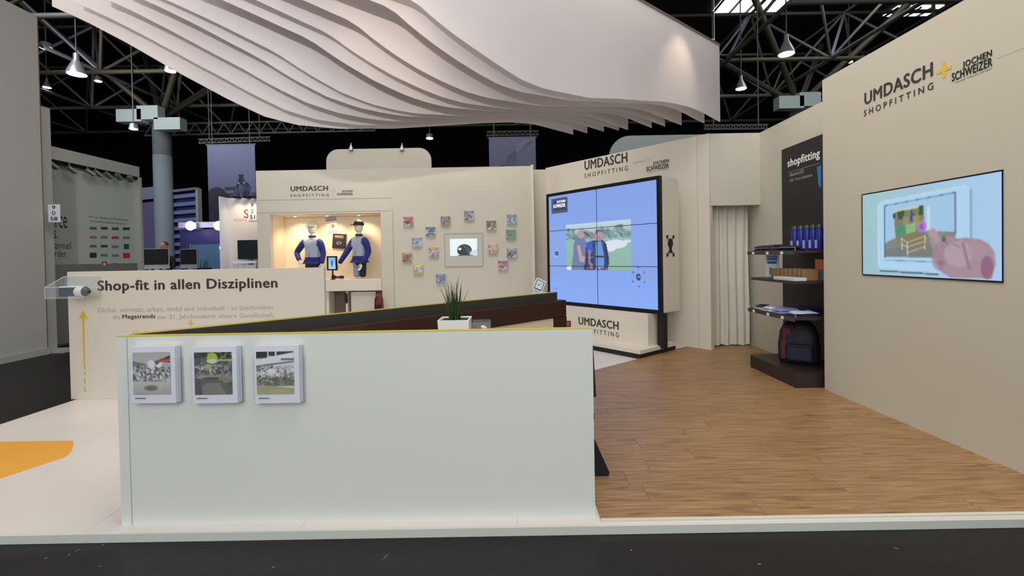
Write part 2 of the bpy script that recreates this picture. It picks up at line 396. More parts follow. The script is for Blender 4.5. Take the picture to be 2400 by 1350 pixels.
# --- stand platform: white panels with a front nosing
plat = struct('platform', MB().slab([(-5.03, 2.585), (8, 2.585), (8, 10.6), (-5.6, 10.6), (-5.6, 9.0), (-5.03, 9.0)], -0.054, -0.006), mat('platform_edge', (205, 210, 202), 0.5))
for i in range(7):
    for j in range(4):
        x0 = -5.0 + 1.25 * i; y0 = 2.60 + 2.0 * j
        if x0 > 3.4: continue
        MB().box(x0 + .001, x0 + 1.249, y0 + .001, min(y0 + 1.999, 10.5), -0.006, 0.0).build('floor_panel', FLOORW, plat)
arrow = [onz(0, 1037, 0), onz(160, 1033, 0), onz(171, 1034, 0), onz(173, 1039, 0), onz(168, 1056, 0), onz(160, 1066, 0), onz(150, 1072, 0), onz(0, 1122, 0)]
arrow = [(p.x, p.y) for p in arrow]
arrow = [(-4.98, arrow[0][1] + .01)] + arrow[1:-1] + [(arrow[-1][0], arrow[-1][1]), (-4.3, arrow[-1][1] - .35), (-4.98, arrow[-1][1] - .45)]
MB().slab(arrow, 0.0003, 0.0018).build('floor_graphic', ORANGE, plat, label='orange rounded floor graphic on the white platform')

# --- oak laminate floor, plank by plank
wf = thing('wood_floor', None, None, (0.8, 4.2, 0), kind='structure')
wl0 = V((1.11, 6.09, 0)); wn = V((-D2.y, D2.x, 0))     # planks are kept on the near side of this line
row = 0; y = 2.635
while y < 7.75:
    x = -2.28 - random.uniform(0, 1.2)
    while x < 3.95:
        x1 = min(x + 1.28, 3.96); xa = max(x, .487 if row == 0 else -2.28)
        if x1 - xa > 0.05:
            bm = bmesh.new(); bmesh.ops.create_cube(bm, size=1)
            ya, yb = y + .0012, y + .1888
            for v in bm.verts: v.co = V((xa + .0012 + (v.co.x + .5) * (x1 - xa - .0024), ya + (v.co.y + .5) * (yb - ya), 0.0002 + (v.co.z + .5) * .0098))
            if any((v.co - wl0).dot(wn) > 0 for v in bm.verts):
                g = bmesh.ops.bisect_plane(bm, geom=bm.verts[:] + bm.edges[:] + bm.faces[:], plane_co=wl0, plane_no=wn, clear_outer=True)
                if bm.verts: bmesh.ops.contextual_create(bm, geom=[e for e in bm.edges if e.is_boundary])
            if bm.faces:
                q = MB(); q.bm(bm); q.build('plank', WOOD, wf)
            else: bm.free()
        x += 1.28
    y += 0.19; row += 1
MB().box(.487, 3.44, 2.612, 2.634, 0.0002, 0.0115).build('edge_strip', mat('white_edge_strip', (215, 212, 200), 0.5), wf)

# ---------------------------------------------------------------- stand walls
TR = frame((3.44, 5.04, 0), (0, -1))
wr = struct('wall_east', MB(TR).box(0, 6.0, 0, 0.5, 0, HT).box(2.46, 6.0, 0, .5, -.054, 0), RIGHTW)
MB(TR).box(pf(TR, 2336, 142)[0], 6.0, -0.0012, 0.001, 2.88, 2.882).build('panel_joint', mat('joint_beige', (186, 180, 162), 0.8), wr)
def logo(T, wall, um, sh, pl, jo, sc, tag_=None, plus=GOLD, ink=INK, jink=INKB):
    textl('UMDASCH', T, *um, ink, wall, bold=0.03)
    textl('S H O P F I T T I N G', T, *sh, ink, wall, bold=0.006)
    if pl:
        cx, cz = pf(T, pl[0], pl[1]); r = pl[2]
        MB(T).prism([(cx - r, cz - r * .22), (cx - r * .22, cz - r * .22), (cx - r * .22, cz - r), (cx + r * .22, cz - r), (cx + r * .22, cz - r * .22), (cx + r, cz - r * .22), (cx + r, cz + r * .22), (cx + r * .22, cz + r * .22), (cx + r * .22, cz + r), (cx - r * .22, cz + r), (cx - r * .22, cz + r * .22), (cx - r, cz + r * .22)], -0.003, -0.001).build('plus_sign', plus, wall)
    textl('JOCHEN', T, *jo, jink, wall, bold=0.03)
    textl('SCHWEIZER', T, *sc, jink, wall, bold=0.03)
    if tag_: textl('DU BIST WAS DU ERLEBST', T, *tag_, jink, wall)
logo(TR, wr, (2026, 247, 218, 2187), (2025, 273, 259, 2188), (2213, 164, 0.062), (2256, 164, 145, 2325), (2231, 192, 172, 2326), (2240, 195, 192, 2326))

# alcove wall with the doorway
TE = frame((3.92, 7.6, 0), (0, -1))
we = struct('wall_alcove', MB(TE).box(0, 2.56, 0, 0.1, 0, HT), WHITE)
TD = frame((3.10, 7.19, 0), (1, 0))
wd = struct('wall_doorway', MB(TD).box(.0, 0.86, 0.005, 0.1, 2.29, HT), WHITE)
MB(TD).box(0.82, 0.86, 0.1, 0.41, 0, 2.29).build('door_jamb', WHITE, wd)
MB(TD).box(-.12, -.03, 0.12, 0.6, 0, HT).build('door_jamb', WHITE, wd)
struct('wall_closet', MB(TD).box(-.6, 1.2, 0.9, 1.0, 0, HT), WHITE)
# video wall back panel (diagonal)
A0 = V((0.74, 9.78, 0)); Lw = (V((3.10, 7.19, 0)) - A0).length; dw = (V((3.10, 7.19, 0)) - A0).normalized()
TV = frame(A0, (dw.x, dw.y))
wv = struct('wall_video', MB(TV).box(0, Lw + .02, 0, 0.1, 0, HT), WHITE2)
logo(TV, wv, (1370, 399, 377, 1471), (1370, 417, 407, 1472), None, (1530, 389, 379, 1568), (1515, 402, 391, 1568), (1517, 405, 403.5, 1568))
textl('powered by', TV, 1484, 387, 377, 1528, FAINTGOLD, wv)
struct('wall_return', MB().box(0.40, 0.80, 9.78, 9.88, 0, HT - .03), WHITE)

# ---------------------------------------------------------------- back wall with the display niche
YB = 9.52; TB = frame((-5.28, YB, 0), (1, 0))
def bx(px, py=600): return pf(TB, px, py)[0]
def bz(px, py): return pf(TB, px, py)[1]
xl, xr = bx(634, 560), bx(893, 560); zt = bz(764, 501); zs = 1.12
wR = bx(1246, 500); wL = bx(602, 500)
mbk = MB(TB); mbk.box(wL, wR, 0, 0.12, zt, HT).box(wL, xl, 0, 0.12, 0, zt).box(xr, wR, 0, 0.12, 0, zt)
wb = struct('wall_north', mbk, WHITE)
mn = MB(TB); ND = 0.62
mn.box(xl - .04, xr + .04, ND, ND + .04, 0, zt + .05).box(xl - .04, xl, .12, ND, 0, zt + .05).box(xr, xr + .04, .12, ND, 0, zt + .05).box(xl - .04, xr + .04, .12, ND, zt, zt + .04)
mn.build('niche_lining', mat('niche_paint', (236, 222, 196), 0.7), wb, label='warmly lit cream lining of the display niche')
for (a, b_, x0, x1) in ((470, 463, 606, 920), (500, 493, 606, 920)):
    z = bz(x0, a); MB(TB).box(bx(x0), bx(x1), -.003, .001, z, z + .008).build('panel_joint', SEAM, wb)
MB(TB).box(bx(922), bx(922) + .008, -.003, .001, 0, bz(922, 490)).build('panel_joint', SEAM, wb)
MB(TB).box(wR - .006, wR + .05, -.02, .14, 0, HT + .02).build('corner_trim', WHITE2, wb)
logo(TB, wb, (681, 448.5, 436.5, 769), (681, 461.5, 455.5, 771), (781, 446, 0.055), (801, 451.5, 446, 827), (790, 458, 452.3, 827), None, FAINTGOLD, INK)
# shelf counter in the niche
sc = thing('niche_counter', 'white counter shelf crossing the lit display niche under the mannequins', 'counter', TB @ V(((xl + xr) / 2, 0.3, 0)))
MB(TB).box(xl + .002, xr - .002, -.04, ND - .002, 0.88, zs, 0, .006).build('worktop', WHITE2, sc)
MB(TB).box(xl + .3, bx(764), 0.10, 0.55, 0.0, 0.879).build('cabinet_side', WHITE2, sc)
MB(TB).box(bx(806), bx(806) + .04, 0.05, ND - .01, 0.0, 0.879).build('cabinet_side', WHITE2, sc)
MB(TB).box(bx(764), bx(806), 0.40, 0.44, 0.0, 0.879).build('cabinet_back', mat('grey_taupe', (112, 102, 92), 0.7), sc)
MB(TB).box(bx(818), bx(876), 0.06, 0.10, 0.0, 0.85).build('drawer_front', WHITE, sc)

# ================================================================== HALL ROOF STEELWORK
def bar_mesh(name, mt, n=6):
    q = MB(); q.tube((0, 0, -.5), (0, 0, .5), 1, 1, n); me = bpy.data.meshes.new(name)
    me.from_pydata(q.v, [], q.f); me.materials.append(mt); me.polygons.foreach_set('use_smooth', q.sm); return me
BM_ = {k: bar_mesh('steel_bar', mt) for k, mt in (('g', STEEL), ('b', STEELB), ('l', STEELL))}
def bar(parent, p0, p1, r, k='g', name='bar'):
    p0, p1 = V(p0), V(p1); o = bpy.data.objects.new(name, BM_[k]); COL.objects.link(o); d = p1 - p0
    M_ = Matrix.Translation((p0 + p1) / 2) @ d.to_track_quat('Z', 'Y').to_matrix().to_4x4() @ Matrix.Diagonal((r, r, d.length, 1))
    o.parent = parent; o.matrix_basis = wm(parent).inverted() @ M_; return o
roof = thing('ceiling_trusswork', None, None, (0, 18, 8.6), kind='structure')
Cc = 3.9; ZB, ZT = 8.7, 11.4; bars = []
xs_ = [-27.0 + Cc * i for i in range(13)]; ys_ = [13.2 + Cc * j for j in range(4)]
for yj, yy in enumerate(ys_):
    for xi, xx in enumerate(xs_):
        if xi < 12: bars.append(((xx, yy, ZB), (xx + Cc, yy, ZB), .085, 'b' if yj % 2 else 'g'))
        if yj < 3: bars.append(((xx, yy, ZB), (xx, yy + Cc, ZB), .07, 'g'))
        if xi < 12 and yj < 3:
            t = (xx + Cc / 2, yy + Cc / 2, ZT)
            for (a, b_) in ((xx, yy), (xx + Cc, yy), (xx, yy + Cc), (xx + Cc, yy + Cc)):
                bars.append(((a, b_, ZB), t, .055, random.choice('ggbl')))
            if xi < 11: bars.append((t, (t[0] + Cc, t[1], ZT), .075, 'b'))
            if yj < 2: bars.append((t, (t[0], t[1] + Cc, ZT), .06, 'g'))
bars = [b_ for b_ in bars if not (abs((b_[0][0] + b_[1][0]) / 2 - 2.0) < 6.0 and (b_[0][1] + b_[1][1]) / 2 < 23)]
bars.sort(key=lambda b_: (V(b_[0]) + V(b_[1])).length)
for b_ in bars[:290]: bar(roof, *b_)
if bars[290:]:
    rest = MB()
    for p0, p1, r, k in bars[290:]: rest.tube(p0, p1, r, n=6)
    rest.build('bar', STEEL, roof, kind='stuff')
# secondary slim lattice girders lower in the hall
def girder(name, label, p0, p1, h, n, r):
    g = thing(name, label, 'truss', p0); p0, p1 = V(p0), V(p1); d = (p1 - p0) / n
    bar(g, p0, p1, r, 'g', 'chord'); bar(g, p0 + V((0, 0, h)), p1 + V((0, 0, h)), r, 'g', 'chord')
    for i in range(n):
        a = p0 + d * i; bar(g, a, a + d * .5 + V((0, 0, h)), r * .6, 'g', 'brace'); bar(g, a + d * .5 + V((0, 0, h)), a + d, r * .6, 'g', 'brace')
    for e in (p0 + (p1 - p0) * .15, p0 + (p1 - p0) * .85): bar(g, e + V((0, 0, h)), (e.x, e.y, 13.2), .02, 'g', 'hanger')
    return g
def hp(px, py, Y):
    r = ray(px, py); return EYE + r * ((Y - EYE.y) / r.y)
def gpx(label, x0, x1, y0, y1, hpx, Y, n, r=.03):
    return girder('lattice_truss', label, hp(x0, y0, Y), hp(x1, y1, Y), hpx * Y / F, n, r)
gpx('slim dark truss right above the tall dusk banner', 466, 634, 336, 330, 9, 18.2, 14)
gpx('slim dark truss above the half hidden banner behind the back wall', 1140, 1262, 318, 316, 9, 18.2, 10)
gpx('slim silver truss just over the curtained corner of the stand', 1650, 1800, 303, 302, 9, 14.0, 12)
gpx('long faint truss crossing behind the wavy canopy to the round column', 340, 880, 318, 306, 26, 20.5, 16, .05)

def column(label, px0, px1, ytop, ybot, Y):
    a, b_ = hp(px0, ytop, Y), hp(px1, ytop, Y); r = (b_ - a).length / 2; c = (a + b_) / 2
    t = thing('round_column', label, 'column', (c.x, c.y, -.055))
    MB().lathe((c.x, c.y, 0), [(r, -.055), (r, c.z - 1.3), (r * .98, c.z - 1.3)], 28).build('shaft', CONC, t)
    MB().lathe((c.x, c.y, 0), [(r * .985, c.z - 1.3), (r * .985, c.z + .25)], 28).build('neck', mat('raw_concrete', (112, 114, 116), 0.9), t)
    z = c.z
    q = [(-1.25, -.25, -.08, .42), (.25, 1.3, -.42, .06), (-.42, .42, .0, .55)]
    for x0, x1, z0, z1 in q:
        MB().box(c.x + x0 - .0, c.x + x1, c.y - .75, c.y - .35, z + z0, z + z1).build('light_box', CONC2, t)
    for dx, dy in ((-3.5, -2.6), (3.5, -2.6), (3.0, 3), (-3.0, 3)):
        bar(t, (c.x, c.y, z + .25), (c.x + dx, c.y + dy, ZT), .12, 'b', 'strut')
    return t
column('pale round hall column rising behind the neighbouring white stands', 360, 398, 292, 630, 19.0)
column('round hall column whose light boxes show over the shelf wall', 1852, 1892, 262, 600, 19.0)

def hall_lamp(label, px, py, Y, r, tilt=0.0, bell=True):
    p = hp(px, py, Y); t = thing('hall_lamp', label, 'lamp', p)
    if bell:
        MB().lathe(p, [(r, 0), (r * .95, r * .3), (r * .6, r * 1.1), (r * .3, r * 1.7), (r * .28, r * 2.4)], 18).build('reflector', SILVER, t)
        MB().lathe(p, [(r * .9, -.01), (r * .9, .02)], 18).build('bulb', LAMPW, t)
    else:
        MB().lathe(p, [(r, 0), (r, .05), (r * .8, .18)], 20).build('reflector', SILVER, t)
        MB().lathe(p, [(r * .92, -.02), (r * .92, 0)], 20).build('bulb', LAMPW, t)
    bar(t, p + V((0, 0, .15)), (p.x, p.y, 13.2), .02, 'g', 'rod'); return t
hall_lamp('bell lamp glowing high beside the grey partition top', 180, 174, 14, .26)
hall_lamp('small bell lamp deep behind the first glowing bell lamp', 110, 205, 19, .15)
hall_lamp('flat white lamp tucked against the lower edge of the canopy', 399, 166, 14, .15, bell=False)
hall_lamp('tiny lamp under the light boxes of the round column', 313, 302, 17, .14, bell=False)
hall_lamp('lone lamp disc above the gap behind the back wall', 1007, 324, 20, .16, bell=False)
hall_lamp('bell lamp between roof bars over the big logo wall', 1843, 127, 14, .24)
hall_lamp('smaller bell lamp just beside the canopy end', 1737, 208, 17, .2)
hall_lamp('dim lamp near the top edge of the logo wall', 1990, 145, 20, .15, bell=False)
hall_lamp('faint lamp at the far end of the roof steel by the partition', 108, 112, 17, .2, bell=False)
hall_lamp('flat lamp low in the roof steel left of the round column', 230, 190, 19, .13, bell=False)
def skylight(label, px, py, w_, l_):
    p = EYE + ray(px, py) * ((13.1 - EYE.z) / ray(px, py).z); t = thing('roof_light_panel', label, 'skylight', p)
    MB().box(p.x - w_ / 2, p.x + w_ / 2, p.y - l_ / 2, p.y + l_ / 2, 13.12, 13.19).build('diffuser', LAMPS, t)
    for k in range(-2, 3):
        MB().box(p.x + k * w_ / 4 - .03, p.x + k * w_ / 4 + .03, p.y - l_ / 2, p.y + l_ / 2, 13.04, 13.12).build('louvre', BLKM, t)
skylight('broad bright roof light at the top above the canopy end', 1768, 8, 3.2, 1.7)
skylight('narrow roof light beyond the broad one beside the logo wall', 2140, 28, 2.2, .9)
skylight('small roof light low beside the canopy end', 1700, 150, 1.6, 2.4)
skylight('slim roof light in the dark roof above the round column', 290, 196, 1.2, 1.2)
skylight('roof light patch seen over the top of the logo wall', 1985, 150, 1.8, 2.2)

# ================================================================== CANOPY
tips = [1688, 1655, 1602, 1563, 1534, 1479, 1455, 1419, 1380, 1344]
E1 = hp(1688, 285, 7.0); E10 = hp(1344, 315, 7.5)
def sheetT(t): e = E1.lerp(E10, t); return frame((e.x, e.y, 0), (D2.x, D2.y))
def prof(T, pts):
    q = sorted(pf(T, *p) for p in pts); return [a for a, _ in q], [b_ for _, b_ in q]
p10 = prof(sheetT(1), [(122, 14), (195, 47), (295, 100), (420, 172), (540, 235), (620, 272), (695, 292), (795, 302), (920, 302), (1020, 295), (1120, 289), (1195, 287), (1245, 290), (1285, 299), (1344, 315)])
p1 = prof(sheetT(0), [(970, 0), (1020, 47), (1070, 87), (1120, 122), (1170, 155), (1220, 185), (1270, 205), (1320, 216), (1384, 230), (1447, 232), (1509, 236), (1551, 237), (1582, 242), (1613, 250), (1645, 264), (1665, 275), (1688, 286)])
canopy = thing('fabric_canopy', 'large white canopy of ten hanging fabric sheets with wavy lower edges', 'canopy', (0, 5.2, 4.7))
ZC = 4.70; LC = -min(p10[0])
for i, tx in enumerate(tips):
    t = (1688 - tx) / 344.0; T = sheetT(t); n = 56; g = MB(T); vs = []
    L0 = -LC
    for side in (0, 1):
        for k in range(n + 1):
            s = L0 * (1 - k / n)
            zb = (1 - t) * np.interp(s, p1[0], p1[1]) + t * np.interp(s, p10[0], p10[1])
            for j in range(5):
                z = zb + (ZC - zb) * j / 4; rip = .012 * math.sin(s * 3.1 + i * 1.7) * (1 - j / 4)
                vs.append((s, rip + side * .004, z))
    N = (n + 1) * 5; fs = []; rim = []
    for k in range(n):
        for j in range(4):
            a = k * 5 + j; fs.append((a, a + 5, a + 6, a + 1)); fs.append((N + a, N + a + 1, N + a + 6, N + a + 5))
        rim.append((k * 5, N + k * 5, N + k * 5 + 5, k * 5 + 5))
    for j in range(4):
        rim.append((j, j + 1, N + j + 1, N + j)); a = n * 5 + j; rim.append((a, N + a, N + a + 1, a + 1))
    g.add(vs, fs, 0, True)
    for f in rim: g.add([vs[q] for q in f], [(0, 1, 2, 3)], 0, False)
    g.build('fabric_sheet', FABRIC, canopy)
    MB(T).box(-LC, 0.0, -.012, .016, ZC, ZC + .03).build('top_rail', mat('aluminium_rail', (170, 160, 145), 0.4, 0.7), canopy)
for s in (-.15, -3.0, -5.9):
    a = sheetT(0) @ V((s, 0, ZC + .05)); b_ = sheetT(1) @ V((s, 0, ZC + .05)); bar(canopy, a, b_, .022, 'l', 'cross_tube')
    for e in (a, b_): bar(canopy, e, (e.x, e.y, ZB), .005, 'l', 'cable')
# ================================================================== CANOPY LIGHTS (a warm spot over the front sheet; added spots behind the viewpoint)
lamp('canopy_spot', 'SPOT', sheetT(0) @ V((-1.0, -.55, 4.9)), 42, WARM, sheetT(0) @ V((-1.15, 0, 3.95)), .05, spot=60, blend=.9)
for t, px, py, e, an, c_ in ((.27, 905, 110, 800, 9, (1, .76, .58)), (.2, 890, 20, 500, 8, (1, .72, .52)), (1.0, 230, 30, 800, 12, (1, .76, .58)), (.3, 1040, 205, 400, 8, (1, .72, .52)),
                         (.8, 400, 40, 700, 28, (1, .97, .97)), (.6, 640, 60, 760, 26, (1, .97, .97)), (.4, 850, 90, 620, 26, (1, .97, .97)), (.05, 1250, 90, 620, 24, (1, .97, .97))):
    T_ = sheetT(t); u_, z_ = pf(T_, px, py); lamp('added_canopy_spot', 'SPOT', (-1.2 + t, -3.6, 2.7), e, c_, T_ @ V((u_, 0, z_)), .08, spot=an, blend=1.0)  # unseen spots added low behind the viewpoint to brighten the canopy sheets

# ================================================================== VIDEO WALL
So = hp(1545, 410, 6.9); So = V((So.x, So.y, 0)); TS = frame(So, (D1.x, D1.y))   # x<0 runs back to the left, y>0 goes into the cabinet
zt_ = pf(TS, 1545, 411)[1]; zb_ = pf(TS, 1549, 736)[1]; ul = pf(TS, 1280, 455)[0]
vwl = thing('video_wall', 'tall black framed video wall of six screens showing a blue film', 'video wall', TS @ V((ul / 2, .2, 0)))
FR = 0.05
f_ = MB(TS); f_.box(ul, 0, 0, .07, zt_ - FR, zt_).box(ul, 0, 0, .07, zb_, zb_ + FR).box(ul, ul + FR, 0, .07, zb_ + FR, zt_ - FR).box(-FR, 0, 0, .07, zb_ + FR, zt_ - FR)
f_.build('bezel', BLKM, vwl)
MB(TS).box(ul + .005, -.005, .07, .53, zb_ + .01, zt_ - .005).build('cabinet', WHITE2, vwl)
MB(TS).box(-.10, .012, .05, .15, .10, zb_).build('leg', BLACK, vwl)
P = Pic(210, 210, (140, 175, 245)); P.grad(0, 0, 1, 1, (138, 168, 238), (140, 178, 255))
P.rect(.025, .025, .185, .155, (52, 62, 92)); P.rect(.033, .035, .177, .145, (96, 108, 142)); P.rect(.040, .042, .170, .138, (56, 66, 98))
P.rect(.165, .27, .755, .67, (160, 200, 190)); P.grad(.165, .27, .755, .34, (205, 225, 235), (170, 205, 220))
P.grad(.165, .40, .755, .67, (152, 196, 190), (146, 190, 168))
random.seed(3)
for k in range(260):
    x = random.uniform(.17, .75); h = .03 + .02 * math.sin(x * 40) + .03 * (x < .25) + .03 * (.5 < x < .68); P.ell(x, random.uniform(.385 - h, .40), random.uniform(.008, .02), random.uniform(.006, .018), random.choice([(112, 140, 148), (126, 156, 150), (104, 128, 144), (140, 168, 170)]), .7)
P.ell(.62, .46, .10, .035, (225, 235, 248)); P.ell(.57, .49, .06, .03, (230, 238, 250)); P.ell(.72, .44, .05, .01, (215, 235, 240))
P.ell(.20, .655, .04, .02, (235, 240, 248))
P.rect(.0, .30, .165, .75, (142, 172, 240)); P.rect(.755, .26, 1, .75, (142, 172, 242))
sh = (120, 132, 172)
P.poly([(.24, .44), (.27, .385), (.33, .37), (.36, .43), (.355, .55), (.36, .67), (.21, .67), (.235, .52)], sh)
P.ell(.315, .36, .038, .038, (190, 160, 165)); P.poly([(.28, .35), (.30, .31), (.34, .315), (.40, .365), (.39, .38), (.33, .345)], (176, 165, 178)); P.poly([(.345, .335), (.405, .375), (.395, .39), (.34, .355)], (88, 96, 120))
P.poly([(.27, .46), (.30, .45), (.325, .55), (.41, .585), (.42, .615), (.30, .60)], (198, 165, 180))
P.poly([(.36, .46), (.39, .43), (.45, .42), (.46, .67), (.34, .67)], (60, 66, 105)); P.poly([(.36, .44), (.42, .42), (.43, .52), (.37, .53)], (62, 100, 205))
P.poly([(.38, .50), (.41, .50), (.40, .60), (.43, .63), (.42, .65), (.38, .62)], (150, 130, 160)); P.rect(.375, .56, .44, .567, (150, 160, 200)); P.poly([(.44, .43), (.50, .41), (.545, .45), (.57, .58), (.555, .67), (.44, .67)], (66, 78, 128)); P.poly([(.455, .44), (.50, .43), (.525, .55), (.52, .67), (.45, .67)], (108, 160, 225)); P.poly([(.525, .45), (.545, .45), (.57, .62), (.55, .63)], (60, 54, 78))
P.ell(.485, .375, .032, .046, (196, 156, 168)); P.poly([(.45, .375), (.455, .335), (.485, .325), (.515, .335), (.518, .36), (.49, .35), (.465, .36)], (120, 112, 130)); P.rect(.462, .415, .50, .43, (176, 140, 154)); P.rect(.47, .40, .495, .405, (120, 80, 100)); P.ell(.415, .38, .022, .035, (150, 140, 150)); P.rect(.45, .555, .525, .565, (50, 60, 100))
for _ in range(26): P.ell(random.uniform(.37, .55), random.uniform(.64, .67), .008, .006, random.choice([(150, 70, 110), (90, 60, 100), (190, 150, 170)]))
P.ell(.07, .525, .035, .035, (160, 190, 250)); P.ell(.07, .525, .02, .02, (50, 58, 92)); P.ell(.07, .525, .008, .008, (170, 190, 240))
P.ell(.82, .725, .022, .03, (50, 56, 92)); P.ell(.82, .725, .008, .011, (150, 170, 220))
for k in range(6):
    a = k * math.pi / 3 + .5; P.ell(.82 + .062 * math.cos(a), .725 + .082 * math.sin(a), .007, .008, (80, 96, 140))
P.rect(.045, .865, .075, .872, (90, 110, 160))
n_ = P.w; gu = np.linspace(0, 1, n_); su_ = (np.interp(gu, [0, .19, .80, 1], [0, .165, .755, 1]) * (n_ - 1)).round().astype(int); sv_ = (np.interp(gu, [0, .285, .70, 1], [0, .27, .67, 1]) * (n_ - 1)).round().astype(int)
P.a = P.a[sv_][:, su_]
P.blur(1)
for c in range(2):
    for r in range(3):
        x0, x1 = c / 2, (c + 1) / 2; y0, y1 = r / 3, (r + 1) / 3
        Q = Pic(105, 70); Q.a = P.a[r * 70:(r + 1) * 70, c * 105:(c + 1) * 105].copy()
        U = lambda x: ul + FR + (-FR - ul - FR) * x
        Wz = lambda y_: zt_ - FR - (zt_ - zb_ - 2 * FR) * y_
        df_ = MB(TS).box(U(x0) + .0, U(x1), .016, .06, Wz(y1), Wz(y0)).build('display_frame', BLACK, vwl)
        Q.build('screen', TS, U(x0) + .006, Wz(y1) + .005, U(x1) - .006, Wz(y0) - .005, df_, SCREEN, d=.014)
SOFTW = mat('display_white', (225, 230, 245), emit=.8)
textl('JOCHEN', TS, 1305, 478, 470.5, 1325, SOFTW, vwl, bold=.03, d=.0125); textl('SCHWEIZER', TS, 1297, 488, 480, 1325, SOFTW, vwl, bold=.03, d=.0125)
# emblem on the side of the cabinet
TSd = frame(So, (D2.x, D2.y)); uc, zc = pf(TSd, 1571, 576)
e = MB(TSd); pts = [(uc + .072 * math.cos(a) * (1 if math.sin(a) > -.3 else .6), zc + .02 + .095 * math.sin(a)) for a in [k * math.pi / 8 for k in range(16)]]
e.prism(pts, -.006, -.004)
e.prism([(uc - .045, zc - .11), (uc + .045, zc - .11), (uc + .025, zc - .03), (uc - .025, zc - .03)], -.006, -.004)
for sx in (-1, 1):
    for sz in (-1, 1):
        a = (uc + sx * .045, zc + sz * .08); b_ = (uc + sx * .085, zc + sz * .14)
        e.prism([(a[0] - .006, a[1]), (a[0] + .006, a[1]), (b_[0] + .006, b_[1]), (b_[0] - .006, b_[1])], -.006, -.004)
        e.prism([(b_[0] - .024, b_[1] - .024), (b_[0] + .024, b_[1] - .024), (b_[0] + .024, b_[1] + .024), (b_[0] - .024, b_[1] + .024)], -.006, -.004)
e.build('emblem', INKB, vwl, label='black printed emblem on the cabinet side')

# plinth and base slab under the video wall
pl = thing('display_plinth', 'white lettered plinth under the video wall on a dark edged base', 'plinth', TS @ V((ul / 2, .2, 0)))
c0 = onz(1500, 842, 0); cR = onz(1605, 815, 0); c0l = TS.inverted() @ c0
MB(TS).box(ul - .1, c0l.x, c0l.y, .50, 0.0, .075).build('base_trim', BLACK, pl)
MB(TS).box(ul - .11, c0l.x + .012, c0l.y - .012, .50, .075, .13).build('base_slab', WHITE2, pl)
px_ = pf(TS, 1519, 790, -.10)[0]
MB(TS).box(ul + .05, px_, -.10, .42, .13, zb_ - .01).build('plinth_body', WHITE2, pl)
TP = TS @ Matrix.Translation(V((0, -.10, 0)))
textl('UMDASCH', TP, 1356, 760, 742, 1450, INK, pl, bold=.03)
textl('S H O P F I T T I N G', TP, 1356, 776, 766, 1450, INK, pl, bold=.006)

# ================================================================== RIGHT WALL SCREEN
p0 = pf(TR, 2023, 458); p1_ = pf(TR, 2350, 401); p2 = pf(TR, 2024, 642)
rs = thing('wall_display', 'wide flat screen set into the beige logo wall showing a tablet', 'screen', TR @ V(((p0[0] + p1_[0]) / 2, 0, p2[1])))
u0, u1, z0, z1 = p0[0], p1_[0], p2[1], p0[1]
q = MB(TR); q.box(u0 - .006, u1 + .006, -.0075, -.001, z0 - .012, z0).box(u0 - .006, u1 + .006, -.0075, -.001, z1, z1 + .012).box(u0 - .012, u0, -.0075, -.001, z0, z1).box(u1, u1 + .005, -.0075, -.001, z0, z1)
q.build('bezel', BLKM, rs)
R = Pic(260, 158, (170, 210, 235)); tt = R.X[..., None]; R.a = np.array((158, 196, 206)) * (1 - tt) + np.array((172, 208, 244)) * tt
R.ell(.10, .15, .25, .3, (168, 212, 200), .25)
R.poly([(.165, .12), (.80, .08), (.83, .12), (.83, .92), (.80, .95), (.165, .93), (.15, .88), (.15, .16)], (178, 216, 244)); R.line(.83, .12, .83, .92, .0045, (130, 160, 200)); R.line(.165, .95, .62, .965, .006, (40, 66, 92))
R.line(.15, .14, .15, .9, .0042, (205, 235, 240)); R.line(.17, .115, .80, .075, .0042, (200, 228, 246))
R.poly([(.205, .17), (.735, .13), (.735, .80), (.205, .79)], (160, 200, 232)); R.poly([(.205, .17), (.735, .13), (.735, .5), (.205, .6)], (165, 205, 240), .5)
R.poly([(.205, .62), (.30, .56), (.55, .50), (.735, .53), (.735, .79), (.205, .78)], (128, 136, 128)); R.poly([(.205, .70), (.5, .62), (.735, .70), (.735, .79), (.205, .78)], (112, 120, 116), .7)
R.line(.205, .17, .205, .79, .0042, (52, 80, 120)); R.line(.735, .13, .735, .55, .0042, (60, 90, 130)); R.line(.205, .17, .735, .13, .0042, (60, 96, 140)); R.line(.205, .82, .60, .835, .0045, (90, 130, 180))
R.poly([(.285, .25), (.52, .22), (.53, .56), (.50, .66), (.33, .64), (.30, .55)], (122, 128, 98)); R.poly([(.27, .24), (.52, .205), (.52, .235), (.275, .27)], (196, 206, 196))
R.poly([(.315, .26), (.375, .25), (.365, .35), (.325, .35)], (38, 78, 58)); R.poly([(.49, .22), (.52, .22), (.515, .32), (.485, .32)], (36, 84, 50)); R.rect(.28, .28, .30, .33, (40, 50, 90)); R.rect(.425, .26, .435, .33, (24, 24, 50)); R.ell(.44, .345, .022, .05, (58, 52, 190)); R.rect(.36, .32, .41, .48, (150, 140, 110)); R.rect(.44, .32, .49, .46, (150, 150, 70))
R.poly([(.305, .44), (.375, .42), (.385, .52), (.315, .54)], (62, 150, 112)); R.poly([(.385, .42), (.46, .40), (.46, .50), (.39, .52)], (150, 185, 110)); R.line(.39, .46, .45, .45, .006, (70, 190, 190)); R.ell(.505, .45, .035, .065, (176, 120, 200)); R.ell(.505, .45, .015, .03, (150, 84, 190))
R.poly([(.35, .58), (.50, .53), (.55, .55), (.53, .70), (.39, .72)], (138, 116, 82), .6); R.rect(.545, .24, .565, .50, (215, 228, 240), .8)
wl = (222, 224, 212)
